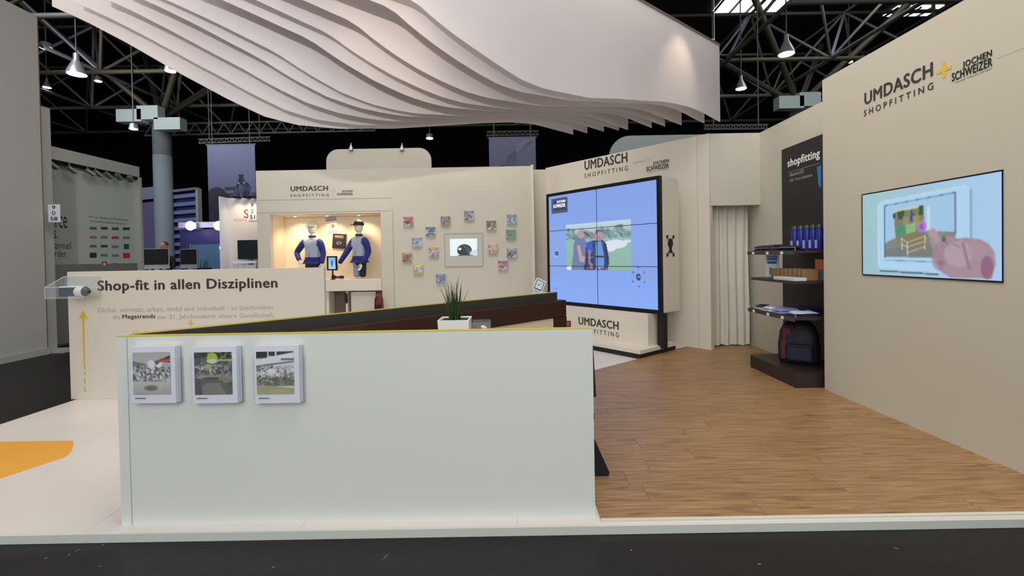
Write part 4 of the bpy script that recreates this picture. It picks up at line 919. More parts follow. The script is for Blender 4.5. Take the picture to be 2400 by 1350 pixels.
# bag hanging below counter and red-black backpack
hb = hp(811, 700, YB + .02)
bg = thing('hanging_pouch', 'slim black pouch hanging below the niche counter', 'pouch', (hb.x, YB + .0, .62))
skin('pouch_body', {'a': (hb.x, YB + .0, .84, .035), 'b': (hb.x + .01, YB, .76, .05, .03), 'c': (hb.x + .015, YB, .66, .045, .03), 'd': (hb.x + .02, YB, .61, .02)}, [('a', 'b'), ('b', 'c'), ('c', 'd')], BLACK, bg)
MB().tube((hb.x, YB, .83), (hb.x, YB + .0, .879), .006, n=6).build('loop', BLKM, bg)
def backpack(label, c, w_, d_, h_, T, mats, cat='backpack'):
    t = thing('backpack', label, cat, T @ V(c)); cx, cy, cz = c
    q = MB(T); prof_ = []
    n = 16; vs = []; fs = []; lv = [(0, .90), (.1, 1.0), (.4, 1.02), (.7, .92), (.86, .74), (.95, .48), (1.0, .12)]
    for h, s_ in lv:
        for i in range(n):
            a = 2 * math.pi * i / n; ca, sa = math.cos(a), math.sin(a); e_ = .55
            vs.append((cx + w_ / 2 * s_ * abs(ca) ** e_ * (1 if ca > 0 else -1), cy + d_ / 2 * s_ * abs(sa) ** e_ * (1 if sa > 0 else -1), cz + h_ * h))
    for j in range(len(lv) - 1):
        for i in range(n): fs.append((j * n + i, j * n + (i + 1) % n, (j + 1) * n + (i + 1) % n, (j + 1) * n + i))
    fs += [tuple(range(n - 1, -1, -1)), tuple(range((len(lv) - 1) * n, len(lv) * n))]
    q.add(vs, fs, 0, True); q.build('main_bag', mats[0], t)
    MB(T).box(cx - w_ * .26, cx + w_ * .36, cy - d_ * .72, cy - d_ * .40, cz + h_ * .08, cz + h_ * .46, 0, .03).build('front_pocket', mats[1], t)
    for k_, (ua, ub, za, zb) in enumerate(((-.40, -.27, .10, .55), (-.36, -.16, .52, .80), (-.05, .12, .66, .84))):
        MB(T).box(cx + w_ * ua, cx + w_ * ub, cy - d_ * (.50 - .05 * k_), cy - d_ * .36, cz + h_ * za, cz + h_ * zb, 0, .012).build('coloured_panel', mats[2], t)
    q = MB(T); k = 8
    for i in range(k):
        a0, a1 = math.pi * i / k, math.pi * (i + 1) / k
        q.tube((cx + .05 * math.cos(a0), cy, cz + h_ * .97 + .05 * math.sin(a0)), (cx + .05 * math.cos(a1), cy, cz + h_ * .97 + .05 * math.sin(a1)), .008, n=6)
    q.build('grab_handle', mats[3], t)
    q = MB(T); q.tube((cx - w_ * .3, cy - d_ * .735, cz + h_ * .42), (cx + w_ * .3, cy - d_ * .735, cz + h_ * .42), .005, n=5); q.build('zip', mats[3], t)
    return t
bp = hp(888, 700, YB - .25)
backpack('red and black backpack standing below the end of the niche counter', (bp.x, YB - .25, .42), .17, .14, .42, Matrix.Identity(4), [RED, BLACK, BLKM, BLACK])
st = thing('low_stool', 'low white box stool carrying the red and black backpack', 'stool', (bp.x, YB - .25, 0))
MB().box(bp.x - .2, bp.x + .2, YB - .42, YB - .08, .36, .42, 0, .005).build('seat', WHITE2, st)
for sx in (-.18, .16): MB().box(bp.x + sx, bp.x + sx + .02, YB - .42, YB - .08, .0, .36).build('side_panel', WHITE2, st)

# niche lights
for px in (690, 765, 840):
    p = hp(px, 505, YB + .25); z = zt - .02
    lamp('niche_spot', 'SPOT', (p.x, YB + .28, z - .03), 34, (1, .76, .48), (p.x, YB + .50, 1.7), .03, spot=125, blend=1)
    l = thing('downlight', {690: 'recessed warm downlight over the mannequin with the pale cap', 765: 'recessed warm downlight over the middle of the niche', 840: 'recessed warm downlight over the mannequin with the dark cap'}[px], 'spotlight', (p.x, YB + .28, z))
    MB().lathe((p.x, YB + .28, z), [(.04, 0), (.04, .02)], 14).build('ring', WPLAST, l)
    MB().lathe((p.x, YB + .28, z - .003), [(.03, 0), (.03, .003)], 14).build('lens', LAMPW, l)

# ================================================================== GIFT BOXES ON THE BACK WALL
def cardpic(top, body, spots, bot=None):
    gr = lambda c: tuple(int(v * .72 + 45) for v in c)
    top, body, spots = gr(top), gr(body), [gr(c) for c in spots]
    Q = Pic(22, 22, body); Q.busy(0, .25, 1, 1, spots, 34, .3, .85); Q.rect(0, 0, 1, .27, top); Q.rect(.15, .08, .85, .16, tuple(min(255, c + 60) for c in top))
    if bot: Q.rect(0, .85, 1, 1, bot)
    return Q
wht = (225, 228, 232)
cards = [
 (957, 519, (176, 50, 56), (190, 120, 120), [(90, 50, 50), (215, 200, 200), (150, 70, 70)], None, 'red topped gift box highest beside the niche frame', 'red_'),
 (1009, 543, (52, 66, 120), (190, 200, 220), [(40, 44, 60), (220, 226, 236), (120, 130, 160)], None, 'navy and white gift box up and left of the framed screen', ''),
 (1044, 518, (84, 92, 88), (110, 122, 104), [(60, 70, 60), (150, 160, 140), (90, 110, 100)], None, 'grey green gift box straight above the framed screen edge', ''),
 (1099, 505, (84, 92, 170), (150, 150, 190), [(50, 54, 84), (210, 210, 225), (170, 150, 90)], None, 'violet blue gift box, the highest on the wall', ''),
 (1151, 528, (92, 66, 58), (206, 196, 184), [(84, 60, 52), (120, 96, 84), wht], None, 'dark brown and white gift box up and right of the framed screen', ''),
 (1199, 514, (70, 110, 156), (170, 190, 206), [(60, 84, 120), wht, (120, 150, 180)], None, 'steel blue gift box, top one of the column by the corner', ''),
 (1197, 549, (50, 120, 110), (90, 150, 130), [(40, 100, 90), (150, 150, 80), (100, 170, 160)], None, 'teal gift box second from the top by the corner', ''),
 (977, 568, (90, 130, 180), (180, 200, 222), [(90, 110, 150), wht, (120, 150, 190)], None, 'light blue gift box between the red and the brown ones', ''),
 (1016, 591, (196, 120, 80), (200, 180, 186), [(110, 90, 170), wht, (200, 130, 90)], None, 'orange and purple gift box just left of the framed screen', ''),
 (954, 603, (176, 120, 84), (170, 120, 90), [(110, 72, 50), (210, 160, 130), (140, 90, 70)], None, 'copper brown gift box nearest the niche', ''),
 (980, 632, (200, 196, 70), (190, 170, 196), [(150, 130, 170), wht, (170, 150, 180)], (190, 190, 60), 'purple gift box with yellow bands', ''),
 (1033, 653, (84, 124, 164), (140, 160, 190), [(80, 96, 130), wht, (110, 130, 160)], None, 'blue gift box lowest on the wall above the planter', ''),
 (1155, 583, (222, 150, 110), (220, 190, 180), [(90, 76, 90), wht, (220, 160, 130)], None, 'peach coloured gift box just right of the framed screen', ''),
 (1199, 593, (130, 156, 186), (196, 204, 212), [(60, 70, 84), wht, (60, 64, 76)], None, 'pale blue gift box with dark figures by the corner', ''),
 (1178, 622, (136, 70, 92), (200, 170, 184), [(130, 80, 100), wht, (160, 110, 130)], None, 'maroon and pink gift box lowest on the corner side', ''),
]
random.seed(21)
hs = 11.2 * YB / F
for (cx, cy, top, body, spots, bot, lab, _) in cards:
    c = pf(TB, cx, cy, -.05); t = thing('gift_box', lab, 'gift box', TB @ V((c[0], -.03, c[1])), 'small gift boxes on the back wall')
    MB(TB).box(c[0] - hs, c[0] + hs, -.055, -.001, c[1] - hs, c[1] + hs, 0, .003).build('box', mat('card_white', (222, 216, 200), .6), t)
    cardpic(top, body, spots, bot).blur(1).build('cover_print', TB, c[0] - hs + .004, c[1] - hs + .004, c[0] + hs - .004, c[1] + hs - .004, t, d=-.0565)
a = pf(TB, 1044, 624); b_ = pf(TB, 1130, 547); fsn = thing('framed_screen', 'small bright screen in a pale square frame among the gift boxes', 'screen', TB @ V(((a[0] + b_[0]) / 2, 0, a[1])))
GF = mat('pale_grey_frame', (196, 196, 188), .5); sa = pf(TB, 1055, 600); sb_ = pf(TB, 1118, 559)
q = MB(TB); q.box(a[0], b_[0], -.012, -.001, a[1], sa[1]).box(a[0], b_[0], -.012, -.001, sb_[1], b_[1]).box(a[0], sa[0], -.012, -.001, sa[1], sb_[1]).box(sb_[0], b_[0], -.012, -.001, sa[1], sb_[1]); q.build('frame', GF, fsn)
q = MB(TB); r_ = .012
q.box(a[0] - r_, b_[0] + r_, -.02, -.001, a[1] - r_, a[1]).box(a[0] - r_, b_[0] + r_, -.02, -.001, b_[1], b_[1] + r_).box(a[0] - r_, a[0], -.02, -.001, a[1], b_[1]).box(b_[0], b_[0] + r_, -.02, -.001, a[1], b_[1]); q.build('frame_rim', mat('frame_rim_grey', (176, 176, 168), .5), fsn)
Q = Pic(90, 60, (240, 250, 250)); Q.ell(.53, .68, .27, .36, (22, 34, 40)); Q.rect(.28, .95, .85, 1, (60, 90, 100)); Q.ell(.36, .60, .06, .07, (230, 240, 240)); Q.line(.5, .45, .72, .6, .01, (120, 130, 140)); Q.ell(.68, .72, .11, .17, (50, 70, 84)); Q.line(.78, .85, 1, .62, .012, (80, 170, 190)); Q.ell(.93, .85, .1, .2, (190, 225, 235), .7); Q.ell(.76, .84, .05, .1, (200, 210, 215), .8); Q.line(.40, .42, .58, .36, .008, (70, 100, 110))
Q.build('screen', TB, sa[0], sa[1], sb_[0], sb_[1], fsn, SCREEN, d=-.004)

# ---------------------------------------------------------------- rounded panels behind the walls
def rounded(T, x0, x1, z0, z1, r, y0, y1, left=True, right=True):
    pts = [(x0, z0), (x1, z0)]
    pts += [(x1 - r + r * math.cos(a), z1 - r + r * math.sin(a)) for a in [k * math.pi / 16 for k in range(9)]] if right else [(x1, z1)]
    pts += [(x0 + r - r * math.sin(a), z1 - r + r * math.cos(a)) for a in [k * math.pi / 16 for k in range(9)]] if left else [(x0, z1)]
    return MB(T).prism(pts, y0, y1)
TRb = frame((0, 10.6, 0), (1, 0)); a = pf(TRb, 765, 395); b_ = pf(TRb, 1010, 346)
rp = thing('rounded_panel', 'white round cornered panel rising behind the gift box wall', 'panel', TRb @ V(((a[0] + b_[0]) / 2, 0, 0)))
rounded(TRb, a[0], b_[0], 0, b_[1], .28, 0, .06).build('board', WHITE, rp)
for px in (824, 943):
    u, z = pf(TRb, px, 347); MB(TRb).lathe((u, -.03, z - .06), [(.05, 0), (.045, .05), (.012, .13), (.008, .17)], 12).build('cone_clip', SILVER, rp)
TRc = frame((0, 10.9, 0), (1, 0)); a = pf(TRc, 1428, 360); b_ = pf(TRc, 1700, 314)
rp2 = thing('rounded_panel', 'grey round cornered panel rising behind the video wall', 'panel', TRc @ V(((a[0] + b_[0]) / 2, 0, 0)))
rounded(TRc, a[0], b_[0], 0, b_[1], .5, 0, .06, True, False).build('board', mat('cool_grey_board', (150, 160, 160), .7), rp2)

# ================================================================== SHELF UNIT IN THE ALCOVE
su = thing('shelf_unit', 'dark brown gondola shelf with sign panel against the alcove wall', 'shelf', (3.5, 5.6, 0.011))
X0, X1, Y0, Y1 = 3.155, 3.919, 5.10, 6.13
def hexb(q, z0, z1, x0=X0, y0=Y0, y1=Y1, c=.06): q.slab([(x0, y0 + 0.0), (X1, y0), (X1, y1), (x0 + c, y1), (x0, y1 - c)], z0, z1); return q
hexb(MB(), .011, .17).build('base', DSHELF, su)
MB().box(3.88, 3.919, Y0, 6.55, .17, 3.0).build('back_panel', mat('dark_sign_panel', (44, 38, 38), .6), su)
TQ = frame((3.88, 6.55, 0), (0, -1))
textl('shopfitting', TQ, 1846, 398, 373.5, 1922, mat('bright_white_print', (250, 248, 245), .6), su, bold=.035)
textl('- BeaconLED', TQ, 1848, 415, 407, 1884, mat('soft_white_print', (190, 186, 184), .7), su)
textl('- ESL Very Solution', TQ, 1848, 430, 421, 1904, MATS['soft_white_print'], su)
u0_, z0_ = pf(TQ, 1848, 393); u1_, _ = pf(TQ, 1922, 380)
MB(TQ).box(u0_, u1_, -.002, -.001, z0_ - .07, z0_ - .066).build('sign_rule', MATS['soft_white_print'], su)
poly_px(TQ, [(1915, 391), (1925, 388), (1925, 440), (1919, 436)], mat('sky_blue_print', (50, 130, 190), .6), su, 'blue_print')
shelves = []
for z, nm in ((1.555, 'top'), (1.21, 'mid'), (.80, 'low')):
    q = MB(); hexb(q, z - .03, z, c=.10 if nm == 'mid' else .03); q.build('shelf_board', DSHELF, su)
    if nm != 'mid':
        q = MB(); q.box(X0 - .012, X0, Y0, Y1 - .03, z - .045, z - .002); pr_ = q.build('price_rail', mat('dark_clear_rail', (70, 58, 54), .25), su)
        for yy in (5.95, 5.62, 5.32): MB().box(X0 - .016, X0 - .0125, yy - .025, yy + .025, z - .04, z - .008).build('price_tag', POTM, pr_)
    q = MB()
    if nm != 'mid': q.tube((X0 + .02, Y1 - .02, z), (X0 + .02, Y1 - .02, z + .035), .004, n=6).tube((X0 + .02, Y1 - .02, z + .035), (X0 + .02, Y0 + .02, z + .035), .003, n=6).tube((X0 + .02, Y0 + .02, z), (X0 + .02, Y0 + .02, z + .035), .004, n=6); q.build('guard_rail', SILVER, su)
MB().box(X0 + .01, X0 + .05, Y0 + .25, Y1 - .06, 1.555 - .042, 1.555 - .031).build('light_strip', LAMPS, su)
# cloth bundles: folded garments
def folded(label, x, y_, z, w_, d_, h_, mt, mt2, rz=0.0, name='folded_shirt', cat='clothing', group=None):
    T = Matrix.Translation(V((x, y_, z))) @ Matrix.Rotation(rz, 4, 'Z'); t = thing(name, label, cat, (x, y_, z), group)
    n = 8; m = 6
    for k in range(2):
        vs = []; zz = h_ * (k + 1) / 2; z0 = h_ * k / 2
        sc_ = 1 - .06 * k
        for s in (0, 1):
            for i in range(n + 1):
                for j in range(m + 1):
                    u, v = i / n - .5, j / m - .5; ed = (1 - (2 * abs(u)) ** 6) * (1 - (2 * abs(v)) ** 6)
                    h = (zz if s else z0 + .0005) - (s * (1 - ed) * h_ * .4) + (s * .006 * math.sin(7 * u + 5 * v + x * 40))
                    vs.append((u * w_ * sc_, v * d_ * sc_, h))
        N = (n + 1) * (m + 1); fs = []
        for i in range(n):
            for j in range(m):
                a = i * (m + 1) + j; fs.append((a, a + 1, a + m + 2, a + m + 1)); fs.append((N + a, N + a + m + 1, N + a + m + 2, N + a + 1))
        for i in range(n): a = i * (m + 1); fs.append((a, a + m + 1, N + a + m + 1, N + a)); a += m; fs.append((a, N + a, N + a + m + 1, a + m + 1))
        for j in range(m): fs.append((j, N + j, N + j + 1, j + 1)); a = n * (m + 1) + j; fs.append((a, a + 1, N + a + 1, N + a))
        MB(T).add(vs, fs, 0, True).build('fabric_layer' if k == 0 else 'top_layer', mt if k == 0 else mt2, t)
    return t
PUR = mat('pale_violet_fabric', (150, 150, 215), .7, noise=.3, nscale=14); SKY = mat('white_blue_fabric', (215, 222, 240), .7, noise=.3, nscale=18)
folded('dark folded garment at the curtain end of the top shelf', 3.30, 5.98, 1.556, .22, .22, .07, BLACK, mat('dark_plum_fabric', (44, 28, 40), .8))
folded('navy folded garment in the middle of the top shelf', 3.32, 5.72, 1.556, .26, .20, .075, NAVY, BLACK)
folded('black folded garment beside the blue bottles', 3.34, 5.50, 1.556, .24, .16, .06, BLACK, NAVY)
folded('white and blue folded garment at the curtain end of the lowest shelf', 3.28, 5.98, .801, .18, .20, .05, SKY, NAVY)
folded('bright white garment with blue stripes on the lowest shelf', 3.30, 5.76, .801, .24, .20, .055, SKY, SKY, .1)
folded('violet folded garment in the middle of the lowest shelf', 3.32, 5.53, .801, .26, .20, .06, PUR, PUR, -.1)
folded('navy folded garment toward the logo wall on the lowest shelf', 3.38, 5.30, .801, .30, .18, .05, NAVY, SKY, .06)
folded('deep blue folded garment at the back of the lowest shelf', 3.64, 5.62, .801, .26, .30, .06, BLUEM, NAVY)
BB = mat('blue_bottle', (34, 48, 150), .3, noise=.1)
bl = ['farthest', 'second', 'third', 'fourth', 'nearest']
names = ['blue drinking bottle farthest along the top shelf row', 'second blue drinking bottle from the garments', 'third blue drinking bottle, middle of the top shelf row', 'fourth blue drinking bottle from the garments', 'blue drinking bottle closest to the logo wall edge']
for i in range(5):
    p = hp(1863 + i * 14.5, 560, 5.75 - i * .08); x = min(p.x, 3.8); y_ = 5.75 - i * .08
    t = thing('drinking_bottle', names[i], 'bottle', (x, y_, 1.556), 'blue bottles on the top shelf')
    bb_ = MB().lathe((x, y_, 1.557), [(.036, 0), (.040, .01), (.040, .235), (.032, .26), (.032, .265)], 16).build('bottle_body', BB, t)
    MB().lathe((x, y_, 1.557), [(.034, .265), (.034, .295), (.014, .30), (.012, .315)], 14).build('cap', mat('olive_cap', (60, 70, 60), .5), t)
    MB().box(x - .048, x - .0395, y_ - .018, y_ + .018, 1.58, 1.68).build('label_strip', mat('pale_bottle_label', (170, 180, 215), .5), bb_)
# middle shelf
cp_ = hp(1809, 616, 5.95); TC_ = frame((3.42, 6.06, 0), (.80, -.60))
a = pf(TC_, 1794, 641); b_ = pf(TC_, 1826, 594)
cs = thing('counter_card', 'white counter card with a blue title on the middle shelf', 'card', TC_ @ V(((a[0] + b_[0]) / 2, 0, 1.211)))
MB(TC_).box(a[0], b_[0], 0, .012, 1.2105, b_[1]).build('card', WPLAST, cs)
Q = Pic(32, 46, (235, 238, 242)); Q.rect(.12, .08, .9, .28, (70, 130, 200)); Q.rect(.1, .32, .85, .44, (60, 100, 180)); Q.rect(.18, .14, .8, .17, (230, 240, 250)); Q.ell(.45, .75, .18, .12, (200, 190, 110)); Q.rect(.3, .6, .45, .9, (90, 84, 90)); Q.ell(.75, .9, .15, .07, (110, 150, 190))
Q.build('print', TC_, a[0] + .004, 1.214, b_[0] - .004, b_[1] - .004, cs, d=-.0015)
for i in range(26):
    y_ = 5.92 - i * .028; g = i / 26
    nm = 'booklet'; 
    t = MB().box(3.36 + random.uniform(0, .008), 3.50, y_, y_ + random.uniform(.014, .022), 1.211, 1.335 + random.uniform(-.006, .006)).build('booklet', mat('kraft_booklet_%d' % (i % 3), [(176, 142, 96), (158, 122, 78), (190, 158, 112)][i % 3], .8), None)
    tag(t, 'slim kraft brown booklet standing in the row on the middle shelf', 'booklet', 'kraft booklets on the middle shelf')
for i, (y_, nm) in enumerate(((5.48, 'stack of white leaflets beside the orange box'), (5.26, 'stack of white leaflets closest to the logo wall'))):
    t = thing('leaflet_stack', nm, 'leaflets', (3.27, y_, 1.211))
    for k in range(6):
        o_ = random.uniform(-.003, .003); MB().box(3.19 + o_, 3.33 + o_, y_ - .095, y_ + .095, 1.2105 + k * .006, 1.2160 + k * .006).build('leaflet', POTM if k % 2 else WPLAST, t)
ob = hp(1921, 607, 5.30); 
t = thing('orange_box', 'orange carton on the middle shelf by the logo wall edge', 'box', (3.60, 5.27, 1.211))
MB().box(3.535, 3.66, 5.20, 5.33, 1.33, 1.45, 0, .003).build('carton', mat('orange_carton', (222, 120, 84), .6), t)
MB().box(3.545, 3.65, 5.21, 5.32, 1.2105, 1.33).build('lower_tray', mat('grey_blue_tray', (120, 140, 150), .6), t)
# rucksack on the base
TK = frame((3.52, 5.62, 0), (.80, -.60))
backpack('large navy rucksack with dark red panels on the shelf base', (0, 0, .171), .44, .28, .55, TK, [mat('dark_navy_nylon', (26, 26, 38), .6, noise=.2), mat('navy_nylon', (30, 36, 58), .6), mat('dark_red_nylon', (104, 26, 42), .6), BLACK])

# ================================================================== CURTAIN
cu0, cu1 = 3.10, 3.86; yc = 7.46
q = MB(); n = 90; vs = []
for s in (0, 1):
    for i in range(n + 1):
        u = i / n
        for j in range(7):
            v = j / 6; amp = .022 + .012 * (1 - v); x = cu0 + (cu1 - cu0 - .0) * u + .004 * math.sin(j * 1.3)
            dy = amp * math.sin(u * 2 * math.pi * 5.5 + .35 * math.sin(4 * v + 7 * u)) + .012 * math.sin(u * 31 + v)
            vs.append((x, yc + dy + s * .003, .03 + (2.36 - .03) * v + (.008 * math.sin(u * 20) if j == 0 else 0)))
N = (n + 1) * 7; fs = []
for i in range(n):
    for j in range(6):
        a = i * 7 + j; fs.append((a, a + 7, a + 8, a + 1)); fs.append((N + a, N + a + 1, N + a + 8, N + a + 7))
q.add(vs, fs, 0, True)
crt = thing('door_curtain', 'white curtain hanging in the doorway beside the shelf alcove', 'curtain', (3.45, yc, 0.02))
q.build('fabric', CURT, crt); MB().tube((3.07, yc, 2.37), (3.90, yc, 2.37), .012, n=8).build('rod', SILVER, crt)

# ================================================================== SMALL THINGS NEAR THE VIDEO WALL
TK2 = frame((0, 8.6, 0), (.92, .25)); 
kz = 1.02
a = hp(1264, 668, 8.7)
dk = thing('sketch_card', 'open white card with a dark line sketch by the video wall corner', 'card', (a.x, 8.7, kz))
T = Matrix.Translation(V((a.x, 8.7, hp(1264, 668, 8.7).z))) @ Matrix.Rotation(.45, 4, 'Y') @ Matrix.Rotation(-.5, 4, 'X')
MB(T).box(-.10, .10, 0, .008, -.13, .13).build('card', WPLAST, dk)
Q = Pic(26, 32, (228, 230, 228)); Q.line(.1, .1, .9, .1, .03, (60, 62, 66)); Q.line(.9, .1, .9, .9, .03, (70, 72, 76)); Q.line(.1, .9, .9, .9, .04, (40, 42, 50)); Q.line(.1, .1, .1, .9, .03, (80, 80, 84)); Q.line(.3, .6, .7, .3, .03, (110, 110, 112)); Q.line(.3, .3, .55, .6, .02, (130, 130, 132))
Q.build('print', T, -.09, -.12, .09, .12, dk, d=-.0015)
ped = thing('slim_pedestal', 'slim white pedestal under the sketch card by the video wall', 'pedestal', (a.x, 8.75, 0))
pzt = hp(1264, 686, 8.7).z
MB().box(a.x - .12, a.x + .10, 8.62, 8.86, 0, pzt, 0, .004).build('column_box', WHITE2, ped)
MB().box(a.x - .13, a.x + .11, 8.61, 8.87, pzt, pzt + .015, 0, .003).build('top_plate', WPLAST, ped)
a = hp(1325, 762, 6.4)
rc = thing('red_sign', 'small maroon sign on a thin post behind the bench end', 'sign', (a.x, 6.4, 0))
zr = a.z
MB().box(a.x - .08, a.x + .08, 6.4, 6.412, zr - .07, zr + .06).build('sign_board', mat('maroon_board', (140, 44, 56), .6), rc)
Q = Pic(30, 24, (146, 46, 60)); Q.rect(.15, .15, .85, .25, (205, 160, 165)); Q.rect(.2, .4, .8, .48, (200, 150, 158)); Q.rect(.1, .72, .9, .95, (226, 200, 160))
Q.build('print', frame((a.x, 6.4, 0), (1, 0)), -.072, zr - .062, .072, zr + .052, rc, d=-.002)
MB().tube((a.x, 6.412, .02), (a.x, 6.412, zr - .05), .008, n=8).build('post', SILVER, rc); MB().lathe((a.x, 6.412, 0), [(.09, .0), (.09, .012), (.01, .02)], 18).build('foot', SILVER, rc)

# ================================================================== NEIGHBOURING STANDS (left background)
gp = thing('grey_partition', 'very tall plain grey partition at the edge of the aisle', 'partition', (-8.4, 6.2, -.05))
z88 = hp(88, 40, 8.13).z
MB().box(-8.6, -8.34, 3.0, 8.10, .05, z88).build('panel', GREYW, gp)
MB().box(-8.6, -8.30, 3.0, 8.12, -.055, .05).build('plinth_strip', mat('light_grey_plinth', (165, 165, 165), .6), gp)
MB().box(-8.36, -8.335, 8.10, 8.115, .05, z88).build('edge_strip', mat('wood_edge', (120, 92, 60), .6), gp)
pst = thing('corner_post', 'square white post beside the tall grey partition', 'post', (-8.6, 8.5, -.05))
a = hp(88, 255, 8.40); b_ = hp(117, 255, 8.40)
MB().box(a.x, b_.x, 8.18, 8.40, -.0, a.z).build('shaft', mat('post_grey_white', (168, 170, 166), .6), pst)
MB().box(a.x - .05, b_.x + .35, 8.14, 8.41, -.054, -.0).build('foot_plate', MATS['light_grey_plinth'], pst)

XG = -8.7; TG = frame((XG, 8.4, 0), (0, 1))
ns = thing('neighbour_stand', 'grey green exhibition wall with a grid of small sponsor marks', 'exhibition wall', (XG, 9.5, -.05))
g1 = pf(TG, 328, 450)[0]; gt = pf(TG, 328, 393)[1]; gsp = pf(TG, 190, 450)[0]
MB(TG).box(.02, gsp, .10, .16, .0, gt - .3).build('back_panel', GREYW2, ns)
MB(TG).box(gsp, g1, .06, .12, .0, gt).build('side_panel', mat('pale_green_grey', (172, 182, 176), .7), ns)
MB(TG).box(g1 - .06, g1 + .0, -.05, .06, 0, gt).build('end_post', MATS['post_grey_white'], ns)
MB(TG).box(.02, g1, -.05, .0, gt - .24, gt).build('fascia', MATS['post_grey_white'], ns)
MB(TG).box(.02, g1 - .06, .0, .06, gt - .30, gt - .02).build('dark_track', BLACK, ns)
MB(TG).box(.02, g1 - .06, .055, .0595, 0, pf(TG, 250, 618, .06)[1]).build('lower_band', GREYD, ns)
TG2 = TG @ Matrix.Translation(V((0, .10, 0)))
for s, x0, x1, yb, yt, mt_ in (('erce', 118, 157, 533, 508, INKB), ('ns.', 116, 135, 558, 541, INKB), ('hannel.', 119, 170, 583, 567, INK), ('order.', 119, 158, 602, 587, INK)):
    textpx(s, TG2, x0, yb, x1, yt, mt_, ns)
TG3 = TG @ Matrix.Translation(V((0, .06, 0)))
textl('For us. Designed & handmade', TG3, 208, 511, 505, 300, INK, ns); textl('in commerce, handel & retail stores.', TG3, 212, 521, 515, 296, INK, ns)
cols_ = [(90, 96, 96), (60, 64, 66), (70, 84, 90), (50, 50, 54), (170, 100, 96), (110, 120, 120), (160, 60, 60), (90, 120, 120), (100, 104, 110), (60, 70, 70), (110, 120, 124), (30, 80, 70), (40, 44, 44), (60, 130, 130), (90, 130, 130), (180, 40, 44), None, (180, 50, 50), (40, 60, 90), (100, 100, 104)]
for k, c in enumerate(cols_):
    if c is None: continue
    r, q_ = divmod(k, 4); cx = (218, 244, 270, 296)[q_]; cy = 535 + r * 21 + (1 if q_ > 1 else 0)
    hh_ = 3 if k not in (11, 12, 15, 17) else 6; ww = 8 if k not in (11, 17) else 6
    poly_px(TG3, [(cx - ww, cy - hh_), (cx + ww, cy - hh_), (cx + ww, cy + hh_), (cx - ww, cy + hh_)], mat('mark_%d' % k, c, .7), ns, 'sponsor_mark', -.004, -.002)
    if k == 17: poly_px(TG3, [(cx - 1, cy - 3), (cx + 1, cy - 3), (cx + 1, cy + 3), (cx - 1, cy + 3)], POTM, ns, 'sponsor_cross', -.007, -.005); poly_px(TG3, [(cx - 3, cy - 1), (cx + 3, cy - 1), (cx + 3, cy + 1), (cx - 3, cy + 1)], POTM, ns, 'sponsor_cross', -.0075, -.0055)
# stand number plates
def plate(label, T, x0, x1, y0, y1, lines):
    a = pf(T, x0, y1); b_ = pf(T, x1, y0); t = thing('stand_number', label, 'number plate', T @ V(((a[0] + b_[0]) / 2, 0, a[1])))
    MB(T).box(a[0], b_[0], -.012, -.001, a[1], b_[1]).build('plate', WPLAST, t); h = (b_[1] - a[1]); w_ = b_[0] - a[0]
    for i, s in enumerate(lines):
        z1_ = b_[1] - h * (.06 + .32 * i); ww = w_ * (.28 if len(s) == 1 else .62)
        text(s, T, (a[0] + b_[0]) / 2 - ww / 2, z1_ - h * .22, (a[0] + b_[0]) / 2 + ww / 2, z1_, INKB, t, 'lettering', .02, -.0135)
    MB(T).tube((a[0] + w_ / 2, -.006, b_[1]), (a[0] + w_ / 2, -.006, b_[1] + .02), .004, n=6).build('clip', SILVER, t)
TN1 = frame((0, 8.178, 0), (1, 0)); plate('white number plate 9 D 58 by the tall grey partition', TN1, 115, 141, 479, 521, ['9', 'D', '58'])
# track spotlights of neighbour
spn = ['first', 'second', 'third', 'fourth', 'fifth', 'sixth', 'seventh']
for i, (px, py) in enumerate(((124, 388), (168, 398), (211, 404), (229, 407), (254, 412), (278, 415), (305, 420))):
    u, z = pf(TG, px, py, -.10); base = TG @ V((u, -.10, z))
    t = thing('track_spotlight', f'{spn[i]} grey track spotlight on the neighbouring wall, counted from the white post', 'spotlight', base, 'track spotlights on the neighbouring wall')
    T = TG @ Matrix.Translation(V((u, -.10, z))) @ Matrix.Rotation(random.uniform(-.5, .5), 4, 'Z') @ Matrix.Rotation(.55, 4, 'Y')
    MB(T).box(-.09, .09, -.045, .045, -.03, .03, 0, .01).build('head', STEEL, t)
    MB(T).box(-.075, .075, -.052, -.045, -.022, .022).build('lens', SILVER, t)
    MB(TG).tube((u, -.08, z + .03), (u, -.03, gt - .2), .012, n=8).build('stem', STEEL, t)

# louvred stand beyond
lv = thing('louvred_wall', 'violet blue wall of horizontal louvres behind the round column', 'wall', hp(420, 600, 20.5))
_o = hp(330, 600, 20.0); TLv = frame((_o.x, _o.y, 0), (.92, -.38))
e0 = pf(TLv, 326, 500)[0]; em = pf(TLv, 396, 500)[0]; e1 = pf(TLv, 460, 500)[0]; ztop = pf(TLv, 330, 438)[1]; zr0 = pf(TLv, 396, 452)[1]
VIO = mat('violet_slat', (128, 134, 190), .5); VIOW = mat('violet_panel', (128, 118, 165), .7)
pz = zr0 - .12
for k in range(14):
    MB(TLv).box(em, e1, .0, .06, pz - .15, pz).build('slat', VIO, lv); pz -= .33
MB(TLv).box(em, e1, .10, .14, 0, zr0 - .05).build('backing', mat('deep_blue_back', (40, 44, 84), .7), lv)
MB(TLv).box(e0 - .3, em, .0, .08, 0, pf(TLv, 340, 474)[1]).build('side_panel', VIOW, lv)
MB(TLv).box(e0 - .3, em, -.02, .08, pf(TLv, 340, 474)[1], pf(TLv, 340, 468)[1]).build('dark_band', BLKM, lv)
